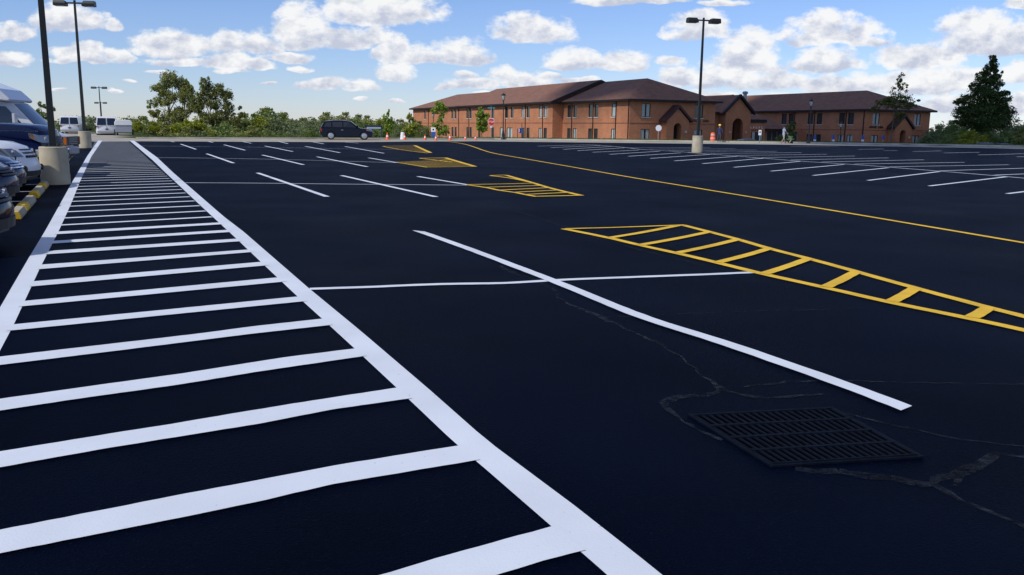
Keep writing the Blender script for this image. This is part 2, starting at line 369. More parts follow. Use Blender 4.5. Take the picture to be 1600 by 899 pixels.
def strip(mb, A, B, dz):
    # A, B: the two painted edges
    def res(P, n):
        P = [Vector((p[0], p[1], 0)) for p in P]; L = [0]
        for a, b in zip(P[:-1], P[1:]): L.append(L[-1]+(b-a).length)
        return [Vector((np.interp(t*L[-1], L, [p.x for p in P]), np.interp(t*L[-1], L, [p.y for p in P]), 0)) for t in np.linspace(0, 1, n)]
    n = 40; A = res(A, n); B = res(B, n)
    for p in A+B: p.x += random.uniform(-.002, .002); p.y += random.uniform(-.002, .002)
    for i in range(n-1):
        mb.face([(q.x, q.y, plane_z(q.y)+dz) for q in (B[i], B[i+1], A[i+1], A[i])])
G = lambda L: [at(*p) for p in L]

cw = MB()
# long borders, from beyond the bottom of the frame to the far edge
lo = G([(0,483),(45,405),(72,360),(94,320),(112,287),(136,245),(153,220.6)]); li = G([(0,551),(21.6,510),(62,422),(93,360),(111,320),(124,287),(142.7,245.4),(159.5,220.6)])
lo = [uw(-6, -.93), uw(3, -.92)]+lo; li = [uw(-6, -.77), uw(3, -.765)]+li
strip(cw, lo[:5], li[:5], .012); 
def interp_u(P, us):
    uu = [p.x*UX+p.y*UY for p in P]; ww = [p.x*WX+p.y*WY for p in P]; return [uw(u, float(np.interp(u, uu, ww))) for u in us]
cw = MB()
us = list(np.arange(-6, 12, .25))+list(np.arange(12, 72.3, 1.0))
ro = [uw(-6, 1.70)]+G([(1030,899),(900,796),(760,691),(670,611),(564,520),(482,452),(380,363),(350,340),(270,270),(245.6,246.7),(210,220.6)])
ri = [uw(-6, 1.53)]+G([(944,899),(863,828),(744,724),(715,700),(623,612),(553.6,546.8),(504,501),(465,465.6),(408,411.5),(370,375),(314,323),(258,270),(239,251.4),(203,220.6)])
for (P, Q) in ((lo, li), (ro, ri)):
    a = interp_u(P, us); b = interp_u(Q, us)
    for i in range(len(us)-1):
        cw.face([(q.x, q.y, plane_z(q.y)+.012) for q in (b[i], b[i+1], a[i+1], a[i])])
ST = [([(535,899),(614,899),(704,872),(863,828)], [(796,899),(850,882),(907,867)]),
 ([(0,834),(150,804.5),(300,775),(400,756),(524,732),(716,701)], [(0,871),(155,840),(300,811),(400,790),(520,762),(744,724)]),
 ([(0,710.5),(185,680),(262,668),(400,644.5),(467,633.5),(618,610)], [(0,735.5),(162,706),(322,680),(400,667.5),(523,643.4),(638,627)]),
 ([(0,627.5),(137,608),(287,587),(400,569),(448,561.4),(555,548)], [(0,646),(130,626),(280,605),(400,585),(568,560)]),
 ([(0,561),(162,542),(307,525),(400,512.5),(504,501)], [(0,574),(175,552.5),(400,524),(516,511)])]
for k, (A, B) in enumerate(ST):
    A = G(A); B = G(B)
    def ext(P, w):     # carry the stripe on to the left border, outside the frame
        d = (P[1]-P[0]); d.z = 0; d.normalize(); w0 = P[0].x*WX+P[0].y*WY; dw = d.x*WX+d.y*WY
        q = P[0]-d*((w0-w)/dw); e = (P[-1]-P[-2]).normalized(); return [q]+P+[P[-1]+e*.02]
    if k == 0:
        B = [B[0]-(B[1]-B[0]).normalized()*.35]+B; A = A[1:]
    strip(cw, ext(A, -.78), ext(B, -.78), .016)
E6 = [((21.6,510),(466,466),(15,520),(475,473.6)),((39.4,473),(434,436),(34.7,481.5),(443,442.7)),((55,442),(408,411.5),(51.6,450),(416,417)),((67,415.7),(388,392),(63.8,422.8),(393.6,396)),
      ((75.6,394.3),(369,375),(74,399.4),(375,379)),((83.4,378.4),(355,361),(82,382.6),(359,364.4)),((90,363.8),(341,349.4),(88.5,367.8),(346,352.2))]
lastu = []
for a, b, c, d in E6:
    A = G([a, b]); B = G([c, d]); da = (A[1]-A[0]).normalized()*.03
    strip(cw, [A[0]-da, A[0].lerp(A[1], .5)+Vector((0, random.uniform(-.01, .012), 0)), A[1]+da], [B[0]-da, B[0].lerp(B[1], .5)+Vector((0, random.uniform(-.01, .012), 0)), B[1]+da], .016)
    lastu.append(sum((p.x*UX+p.y*UY) for p in A+B)/4)
pitch = (lastu[-1]-lastu[0])/6; u = lastu[-1]
while u < 71.6:
    u += pitch+random.uniform(-.02, .02)
    a = uw(u-.24, -.70); b = uw(u+.24, 1.53); ribbon(cw, [a, b], .14, .0122, step=.6)
# close behind the camera the crossing simply goes on
u = 2.64
for k in range(7):
    u -= 1.03; ribbon(cw, [uw(u-.25, -.8), uw(u+.25, 1.55)], .13, .016)
tag(cw.build('crosswalk_marking', whitep, recalc=False), kind='structure')

wl = MB()
ribbon(wl, G([(654,362.8),(700,379),(760,401),(800,416.5),(860,439.5),(900,455.5),(1000,498),(1100,529),(1161,549),(1240,577),(1330,609),(1416,642.5)]), .125, .018, slant=(.10, -.02))
wl2 = MB()
ribbon(wl2, G([(484,453.5),(530,452),(580,450.5),(620,448.5),(700,445.5),(760,445),(800,444),(860,440),(930,437),(1000,434.5),(1100,430.8),(1175,427.5)]), .10, .013)
SP = [((402.5,271.2),(511,308.7)),((533.7,275.3),(681,309)),((653,276.8),(731,290)),((323,241),(365,255.8)),((410,243),(474,258.3)),((495.5,245.8),(574,261.5)),((576,247.5),(620,255)),
 ((282.5,225.8),(306,234)),((350,226.8),(383,235.5)),((414,228.8),(457.5,237.5)),((477,229.3),(531,239.3)),((539,229.5),(600,240.3)),((266,221.3),(272.5,222.5)),((325,221.5),(333,223.2)),((379,221.8),(392.5,224.5)),
 ((434.5,221.4),(449.5,225)),((487,222),(506,225.5)),((539,222.6),(560,224.3))]
for a, b in SP: ribbon(wl, G([a, b]), .13, .018, step=1)
for L in ([(287,286.5),(400,287),(520,288.5),(640,289.5),(731,290.3)], [(240,246.8),(400,248.8),(520,252),(620,255)], [(215,228.6),(400,230.4),(520,232.8),(625,234)]): ribbon(wl2, G(L), .085, .013, step=1)
# right-hand lot
ribbon(wl2, G([(921,226.4),(940,227.7),(976.6,230.8),(1000,234),(1056,237),(1097,240.6),(1151.6,244.5),(1193,247.8),(1250,252.6),(1335,257.7),(1390,262),(1469,268.2),(1600,279),(1720,290)]), .12, .013, step=1.5)
RL = [((902,236.2),(976,231.5)),((926,238.6),(998,235.2)),((952.5,241.9),(1031,237)),((982,245),(1064,239.5)),((1016,248.3),(1110,242)),((1054,252.2),(1151.6,245)),((1098,256.6),(1193,248)),((1147,262.3),(1250,253)),
 ((1204.7,268.4),(1319,257.8)),((1271,275.2),(1388,263)),((1356,283),(1468,269)),((1452,291.8),(1572,277.3)),((1574,304),(1690,289)),((880,234),(955,229.6)),((860,231.4),(938,228)),((840,229),(921,226.6)),
 ((1469,267.8),(1655,262)),((1554,274.5),(1750,267)),((1390,261.5),(1576,258.3)),((1335,257.2),(1507,254.4)),((1283,254),(1443.6,250.4)),((1235,250.8),(1388,247.4)),((1190,247),(1336,244.5)),((1150,243.8),(1291.6,241.7)),
 ((1110,240.8),(1252,239)),((1075,238.4),(1214,237)),((1045,236),(1182,235)),((1015,233.6),(1149,233)),((985,231.4),(1110,231)),
 ((1235,229.6),(1310,230)),((1341,234),(1381,233.4)),((1381,235.8),(1402,235.8)),((1426,237.3),(1471,236.4)),((1475,239.7),(1530,238.6)),((1529,242.8),(1602,240.8)),((1589,245.8),(1650,244))]
for a, b in RL: ribbon(wl, G([a, b]), .13, .018, step=2)
# stall lines under the cars on the left
for u_ in (12.0, 14.45, 16.9, 19.2, 21.75, 24.07, 26.65, 29.2, 31.8, 34.4, 37): ribbon(wl2, [uw(u_-.1, -6.4), uw(u_, -1.45)], .10, .013)
tag(wl.build('stall_lines', whitep, recalc=False), kind='structure')
tag(wl2.build('row_end_lines', whitep, recalc=False), kind='structure')

yl = MB()
ribbon(yl, G([(690.5,221.6),(708,222.6),(726.5,225.6),(740,229.8),(753.5,235),(771.5,240.4),(807.5,246.5),(861.5,256),(920,266.3),(987.5,278.4),(1050,288.4),(1112,298.8),(1150,305),(1300,330),(1450,355.5),(1600,381),(1720,402)]), .12, .015, step=1)
tag(yl.build('yellow_lane_line', yellowp, recalc=False), kind='structure')
yh = MB(); YZ = .015
def yr(L, w=.12, dz=.015, **k): ribbon(yh, G(L), w, dz, **k)
yr([(880.6,359),(953.5,373.5),(1000,385),(1058,397.4),(1121,412.5),(1193,430.4),(1289,451.5),(1388,474.5),(1510,499),(1600,518.5),(1700,541)], .125, .015)
yr([(1066,353),(1109,364),(1154,375.8),(1202,390.4),(1264,406),(1340,427),(1432,453),(1546,483.5),(1600,497),(1700,522)], .125, .015)
yr([(884,359.3),(960,357.5),(1070,353.2)], .09, .019)
for a, b in [((953,373.5),(1060,354)),((1000,385),(1109,364)),((1058,397.4),(1154,375.8)),((1121,412.5),(1202,390.4)),((1193,430.4),(1264,406)),((1290,451),(1338,427)),((1393,474),(1430,453)),((1518,499),(1545,483))]:
    m2 = ((a[0]+b[0])/2, (a[1]+b[1])/2+1.0); yr([a, m2, b], .125, .019)
yr([(1655,531),(1675,515)], .125, .019)
yr([(729,289.7),(760,294),(780.5,298.7),(805,301.8),(822,305.5),(839,308.4)], .12, .015); yr([(790.6,274.6),(832,286.5),(859,295),(909,306.8)], .14, .015); yr([(839,308.2),(909,306.6)], .14, .019)
yr([(766,275.3),(790.6,274.6)], .14, .019); yr([(766,275.6),(800,279.5),(829,286)], .12, .019); yr([(729,289.7),(790,288.6),(836,287.4)], .12, .019)
for a, b in [((758,294),(848,291)),((780.5,298.4),(860,294.5)),((803,301.8),(874,298.2)),((822,305.2),(889,302))]: yr([a, b], .12, .019)
yr([(618.5,254.4),(634,256.6),(668,262.3)], .12, .015); yr([(695,247),(742,261)], .2, .015); yr([(668,262.3),(742,261)], .12, .019); yr([(655.6,248),(695,247.2)], .14, .019); yr([(655.6,248.2),(705,254)], .14, .019)
for k in range(9):
    t = k/9; yr([(618.5+t*49.5, 254.4+t*7.9), (705+t*37, 250.8+t*10)], .085, .019, step=2)
for k in range(3):
    t = k/3; yr([(664+t*35, 248.4+t*4.5), (697+t*10, 247.4+t*3.6)], .085, .019, step=2)
yr([(598,229.2),(627.5,234.8),(668,239.8)], .12, .015); yr([(648,227.8),(672.5,239.3)], .22, .015); yr([(598,229),(648,227.8)], .13, .019)
for k in range(9):
    t = (k+1)/10; yr([(598+t*70, 229.2+t*10.4), (648+t*22, 227.8+t*11)], .09, .019, step=2)
tag(yh.build('yellow_hatched_marking', yellowp, recalc=False), kind='structure')

# pale seams in the seal coat
sm_ = MB()
def seam(L, w): 
    P = G(L); Q = []
    for a, b in zip(P[:-1], P[1:]):
        n = max(2, int((b-a).length/.08))
        for k in range(n): q0 = a.lerp(b, k/n); Q.append(q0+Vector((.012*math.sin(q0.y*23+q0.x*9)+random.uniform(-.007, .007), .012*math.sin(q0.x*29+1)+random.uniform(-.007, .007), 0)))
    Q.append(P[-1]); wv = [w*(.6+.55*math.sin(i*.35)*math.sin(i*.13+1)+random.uniform(-.25, .25)) for i in range(len(Q))]
    for i in range(len(Q)-1):
        a, b = Q[i], Q[i+1]; d = (b-a).normalized(); n = Vector((-d.y, d.x, 0)); w1, w2 = max(.012, abs(wv[i]))*.7, max(.012, abs(wv[i+1]))*.7
        sm_.face([(q.x, q.y, plane_z(q.y)+.0105) for q in (a-n*w1, b-n*w2, b+n*w2, a+n*w1)])
seam([(778,416),(806,430),(834,438),(849,446),(868,455.6),(872,467),(892,478),(942,499),(970,513),(1015,532),(1062,558),(1090,583),(1126,610)], .045)
seam([(1126,612),(1100,620),(1050,624),(1038,632),(1044,645),(1060,657),(1080,666),(1100,680),(1128,691)], .045)
seam([(1126,612),(1150,618),(1180,623),(1212,623),(1252,621),(1286,618)], .03)
seam([(1160,606),(1250,598),(1340,597),(1440,600.7),(1600,603),(1700,604)], .02)
seam([(1240,736),(1307,740),(1350,745),(1427,757),(1453,760),(1507,787),(1557,808),(1600,827),(1680,870)], .045)
seam([(1453,760),(1473,750),(1523,733),(1557,713),(1600,716),(1690,700)], .045); seam([(1490,764),(1500,745),(1525,733)], .03)
seam([(942,498),(1094,491),(1180,488),(1280,486),(1340,484)], .02); seam([(1000,345),(1060,395),(1130,410)], .02)
seam([(760,318),(830,338),(900,362),(940,375),(1000,392),(1120,422)], .035); seam([(1290,640),(1400,668),(1500,690),(1600,700)], .015)
tag(sm_.build('asphalt_seams', oldasph, recalc=False), kind='structure')

# ------------------------------------------------------------------ buildings
def wall_open(mb, o, d, n, L, z0, z1, ops, depth=.16):
    # wall in the plane through o along d (unit, horizontal), outward normal n; ops: (s0, s1, za, zb)
    o = Vector(o); d = Vector(d); n = Vector(n)
    ss = sorted({0, L}|{a for q in ops for a in q[:2]}); zs = sorted({z0, z1}|{a for q in ops for a in q[2:]})
    P = lambda s_, z_, k=0: tuple(o+d*s_-n*k+Vector((0, 0, z_)))
    for i in range(len(ss)-1):
        for j in range(len(zs)-1):
            cs, cz = (ss[i]+ss[i+1])/2, (zs[j]+zs[j+1])/2
            if any(a < cs < b and c < cz < e for a, b, c, e in ops): continue
            mb.face([P(ss[i], zs[j]), P(ss[i+1], zs[j]), P(ss[i+1], zs[j+1]), P(ss[i], zs[j+1])])
    for a, b, c, e in ops:
        mb.face([P(a, c), P(a, c, depth), P(a, e, depth), P(a, e)]); mb.face([P(b, c), P(b, e), P(b, e, depth), P(b, c, depth)])
        mb.face([P(a, e), P(a, e, depth), P(b, e, depth), P(b, e)]); mb.face([P(a, c), P(b, c), P(b, c, depth), P(a, c, depth)])
def obox(mb, o, d, n, s0, s1, k0, k1, z0, z1):
    o = Vector(o); d = Vector(d); n = Vector(n)
    vs = [o+d*s_+n*k_+Vector((0, 0, z_)) for z_ in (z0, z1) for (s_, k_) in ((s0,k0),(s1,k0),(s1,k1),(s0,k1))]
    mb.idx(vs, [(0,1,2,3),(4,5,6,7),(0,1,5,4),(1,2,6,5),(2,3,7,6),(3,0,4,7)])
def window(par, o, d, n, s0, s1, z0, z1, look=0, sill=True):
    fr = MB(); t = .055
    obox(fr, o, d, n, s0, s0+t, -.12, -.05, z0, z1); obox(fr, o, d, n, s1-t, s1, -.12, -.05, z0, z1)
    obox(fr, o, d, n, s0+t, s1-t, -.12, -.05, z0, z0+t); obox(fr, o, d, n, s0+t, s1-t, -.12, -.05, z1-t, z1)
    if s1-s0 > 1.0: obox(fr, o, d, n, (s0+s1)/2-.03, (s0+s1)/2+.03, -.12, -.055, z0+t, z1-t)
    w = fr.build('window', darkt, par)
    gl = MB(); oo = Vector(o); dd = Vector(d); nn = Vector(n)
    P = lambda s_, z_, k: tuple(oo+dd*s_+nn*k+Vector((0, 0, z_)))
    gl.face([P(s0, z0, -.10), P(s1, z0, -.10), P(s1, z1, -.10), P(s0, z1, -.10)]); gl.build('pane', glassd, w, recalc=False)
    if look:
        cu_ = MB(); wd = s1-s0
        for a, b in (((.06, .40), (.60, .94)) if look == 1 else ((.06, .94),)):
            n_ = 6
            for q in range(n_):
                x0 = s0+wd*(a+(b-a)*q/n_); x1 = s0+wd*(a+(b-a)*(q+1)/n_); k0 = -.095+(.01 if q % 2 else 0); k1 = -.095+(0 if q % 2 else .01)
                cu_.face([P(x0, z0+.06, k0), P(x1, z0+.06, k1), P(x1, z1-.06, k1), P(x0, z1-.06, k0)])
        cu_.build('curtain', curtain, w, recalc=False)
    if sill:
        sb = MB(); obox(sb, o, d, n, s0-.06, s1+.06, -.02, .07, z0-.10, z0-.002); sb.build('sill', sillm, w)
EV, RG = 5.5, 8.45
def wing(origin, zb, label, blocks, faceA, faceB, faceC, endwins, porch_w, glyphs, lampw):
    root = empty('brick_building', (origin[0], origin[1], zb), AX); tag(root, label, 'building', 'two-storey brick wings')
    wall = MB(); LW = (0, 1, 0); NL = (-1, 0, 0)
    lo_z, lo_t, up_z, up_t = .85, 2.38, 3.75, 5.28
    specs = []
    for (t0, t1, off), wins in zip(blocks, (faceA, faceB, faceC)):
        ops = []
        for (t, ww, lo, up) in wins:
            a, b = t-ww/2-t0, t+ww/2-t0
            if a < .1 or b > t1-t0-.1: continue
            if lo: ops.append((a, b, lo_z, lo_t)); specs.append(((-off, t0, 0), a, b, lo_z, lo_t, lo))
            if up: ops.append((a, b, up_z, up_t)); specs.append(((-off, t0, 0), a, b, up_z, up_t, up))
        wall_open(wall, (-off, t0, 0), LW, NL, t1-t0, -1, EV, ops)
        wall_open(wall, (12, t0, 0), LW, (1, 0, 0), t1-t0, -1, EV, [])
    # end walls and the returns between blocks
    eo = [(w-ww/2, w+ww/2, z0, z1) for (w, ww, z0, z1, lk) in endwins]
    wall_open(wall, (0, 0, 0), (1, 0, 0), (0, -1, 0), 12, -1, EV, eo)
    for i in range(1, len(blocks)):
        a, b = blocks[i-1][2], blocks[i][2]; t = blocks[i][0]
        wall_open(wall, (-max(a, b), t, 0), (1, 0, 0), (0, -1, 0), abs(a-b), -1, EV, [])
    e = blocks[-1]; wall_open(wall, (-e[2], e[1], 0), (1, 0, 0), (0, 1, 0), 12+e[2], -1, EV, [])
    wo = wall.build('wall', brick, root, recalc=False)
    # projecting brick course between the storeys
    bc = MB()
    for (t0, t1, off) in blocks: obox(bc, (-off, t0, 0), LW, NL, 0.03, t1-t0-.03, .0, .03, 3.0, 3.09)
    obox(bc, (0, 0, 0), (1, 0, 0), (0, -1, 0), 0, porch_w-1.6, .0, .03, 3.0, 3.09); obox(bc, (0, 0, 0), (1, 0, 0), (0, -1, 0), porch_w+1.6, 12, .0, .03, 3.0, 3.09)
    bc.build('brick_course', mat('dark_brick_course', (.24, .085, .05), rough=.85, var=.2, scale=3), root)
    for (o, a, b, z0, z1, lk) in specs: window(root, o, LW, NL, a, b, z0, z1, 0 if lk == 1 else lk-1, sill=z0 > 3)
    for (w, ww, z0, z1, lk) in endwins: window(root, (0, 0, 0), (1, 0, 0), (0, -1, 0), w-ww/2, w+ww/2, z0, z1, lk, sill=z0 > 3)
    # roofs
    ov = .6; A, B, Cc = blocks
    def slab(x0, x1, y0, y1): 
        f = MB(); f.box(x0, x1, y0, y1, EV-.02, EV+.22); return f
    r = MB(); xl, xr = -A[2]-ov, 12+ov; cx = (xl+xr)/2; z0 = EV+.22
    r.face([(xl, -ov, z0), (cx, 6-.3, RG), (cx, A[1]+1, RG), (xl, A[1]+1, z0)]); r.face([(xr, -ov, z0), (xr, A[1]+1, z0), (cx, A[1]+1, RG), (cx, 6-.3, RG)]); r.face([(xl, -ov, z0), (xr, -ov, z0), (cx, 6-.3, RG)])
    xl2 = -B[2]-ov; cx2 = (xl2+xr)/2; RG2 = RG+.22; ya = B[0]-ov
    for (q0, q1, q2, q3) in (((xl2, ya, z0+.02), (cx2, ya, RG2), (cx2, B[1]+.5, RG2), (xl2, B[1]+.5, z0+.02)), ((xr+.03, ya, z0+.02), (xr+.03, B[1]+.5, z0+.02), (cx2, B[1]+.5, RG2), (cx2, ya, RG2))): r.face([q0, q1, q2, q3])
    xl3 = -Cc[2]-ov; RG3 = RG-.15; ye = Cc[1]+ov; cx3 = (xl3+xr)/2; yh_ = Cc[1]-6
    r.face([(xl3, B[1]-.3, z0), (cx3, B[1]-.3, RG3), (cx3, yh_, RG3), (xl3, ye, z0)]); r.face([(xr, B[1]-.3, z0), (xr, ye, z0), (cx3, yh_, RG3), (cx3, B[1]-.3, RG3)]); r.face([(xl3, ye, z0), (cx3, yh_, RG3), (xr, ye, z0)])
    r.face([(xl2, B[1]+.5, z0+.02), (xr+.03, B[1]+.5, z0+.02), (cx2, B[1]+.5, RG2)])
    ro_ = r.build('roof', roofm, root)
    fa = MB()
    fa.box(xl, xr, -ov, A[1]+.3, EV, z0-.004); fa.box(xl2, xr+.03, ya, B[1]+.5, EV+.012, z0+.014); fa.box(xl3, xr-.02, B[1]+.55, ye, EV, z0-.004)
    # thick raking boards of the exposed gable
    for (ax_, az_, bx_, bz_) in ((xl2, z0+.03, cx2, RG2+.02), (cx2, RG2+.02, xr+.03, z0+.03)):
        fa.idx([(ax_, ya-.06, az_), (bx_, ya-.06, bz_), (bx_, ya-.06, bz_-.42), (ax_, ya-.06, az_-.36), (ax_, ya+.08, az_), (bx_, ya+.08, bz_), (bx_, ya+.08, bz_-.42), (ax_, ya+.08, az_-.36)], [(0,1,2,3),(4,7,6,5),(0,4,5,1),(3,2,6,7),(0,3,7,4),(1,5,6,2)])
    fa.build('eaves_fascia', darkt, root)
    gb = MB(); gb.prism([(-B[2], EV+.24), (12, EV+.24), (cx2, RG2-.25)], 'y', B[0], B[0]+.2); gb.build('gable_end', brick, root)
    # downspouts
    for t, off in [(A[0]+.15, A[2])]+lampw:
        dsp = MB(); obox(dsp, (-off, t, 0), LW, NL, -.05, .05, .005, .09, -.9, EV-.05); dsp.build('downspout', darkt, root)
    # gabled porch with arched doorway
    pw, ph, pe = 1.55, 4.75, 3.35; arch = [(.55*math.cos(a), 2.55+.55*math.sin(a)) for a in np.linspace(0, math.pi, 13)]
    poly = [(porch_w-pw, -1), (porch_w-.55, -1)]+[(porch_w+x, z) for x, z in arch[::-1]]+[(porch_w+.55, -1), (porch_w+pw, -1), (porch_w+pw, pe), (porch_w, ph), (porch_w-pw, pe)]
    pm = MB(); pm.prism(poly, 'y', -1.1, -.01); pc = pm.build('porch', brick, root)
    pr = MB()
    for sgn in (-1, 1):
        x0, z0_, x1, z1_ = porch_w+sgn*(pw+.35), pe-.18, porch_w, ph+.12
        pr.idx([(x0, -1.35, z0_), (x1, -1.35, z1_), (x1, -1.35, z1_+.30), (x0, -1.35, z0_+.30), (x0, 0, z0_), (x1, 0, z1_), (x1, 0, z1_+.30), (x0, 0, z0_+.30)], [(0,1,2,3),(4,7,6,5),(0,4,5,1),(3,2,6,7),(0,3,7,4),(1,5,6,2)])
    pr.build('porch_roof', mat('porch_trim', (.055, .022, .022), rough=.7), pc)
    dr = MB(); dr.box(porch_w-.54, porch_w+.54, -.12, -.03, -.9, 3.1); dd = dr.build('door', darkt, root)
    nt_ = MB(); nt_.box(porch_w-.30, porch_w-.02, -.15, -.125, 1.2, 1.7); nt_.build('notice', whitem, dd)
    lm = MB(); lm.box(porch_w+pw-.55, porch_w+pw-.35, -1.24, -1.105, 2.0, 2.25); lm.build('wall_lamp', sillm, root)
    # raised dark lettering, too small in the picture to read
    gl = MB(); x = glyphs[0]
    for word in glyphs[1:]:
        for ch in range(word):
            h = .30; obox(gl, (0, 0, 0), (1, 0, 0), (0, -1, 0), x, x+.045, .002, .04, 3.28, 3.28+h)
            obox(gl, (0, 0, 0), (1, 0, 0), (0, -1, 0), x+.047, x+.14, .002, .035, 3.28+(.12 if ch % 2 else 0), 3.28+(.17 if ch % 2 else .05))
            obox(gl, (0, 0, 0), (1, 0, 0), (0, -1, 0), x+.142, x+.18, .002, .04, 3.28, 3.28+h*(1 if ch % 3 else .6)); x += .24
        x += .25
    gl.build('lettering', darkt, root)
    return root
def tp(px, off, O):
    r = (px-800)/1373.0; bx, by = O[0]-WX*off, O[1]-WY*off
    return (bx-r*by)/(-UX+UY*r)
O1 = (13.1, 100.0); O2 = (45.8, 115.0)
bl1 = [(0, 16, 0), (16, 48.8, 1.5), (48.8, 73.5, 1.2)]
wn_ = lambda L, off, O, w=.92: [(tp(p, off, O), w, lo, up) for p, lo, up in L]
fA = wn_([(886,1,1),(895,2,1),(919,1,1),(928,1,1),(955,2,3)], 0, O1); fB = wn_([(841,2,2),(849,1,2),(814,1,2),(822,1,1),(789,0,1),(797,0,1),(767,1,1),(746,1,1),(751,0,1),(727.5,1,1),(732.5,1,1)], 1.5, O1)
fB.append((tp(793, 1.5, O1), 1.9, 2, 0)); fB.append((tp(780, 1.5, O1), .9, 3, 0)); fC = wn_([(704,1,1),(709,1,1),(690,1,1),(694,1,0),(661.5,1,1)], 1.2, O1)
ends = [(2.2, 1.2, .85, 2.38, 1), (2.2, 1.2, 3.75, 5.28, 1), (9.6, 1.2, .85, 2.38, 1), (9.6, 1.2, 3.75, 5.28, 0)]
sp1 = [(tp(p, 0, O1), 0) for p in (890.5, 923.5, 959)]+[(tp(p, 1.5, O1), 1.5) for p in (845, 818, 787, 730)]+[(tp(p, 1.2, O1), 1.2) for p in (714, 667)]
wing(O1, -.70, 'long sunlit two-storey orange brick building with stepped brown roof, left of the entrance archway', bl1, fA, fB, fC, ends, 5.9, (8.3, 7, 4), sp1)
fA2 = wn_([(1262,1,1),(1276,1,1),(1311,2,1),(1325,2,1)], 0, O2, 1.0)+wn_([(1221,1,1),(1232,1,1)], 0, O2, 1.0); 
ends2 = [(2.0, 1.2, .85, 2.38, 1), (2.0, 1.2, 3.75, 5.28, 1), (9.6, 1.2, .85, 2.38, 1), (9.6, 1.2, 3.75, 5.28, 1)]
bl2 = [(0, 34, 0), (34, 48, 1.5), (48, 60, 1.2)]
wing(O2, -1.12, 'darker brick building on the right with brown hip roof behind the leafy young tree', bl2, fA2, [], [], ends2, 5.9, (.8, 6, 4), [(tp(p, 0, O2), 0) for p in (1237.5, 1268.5, 1317.5)])

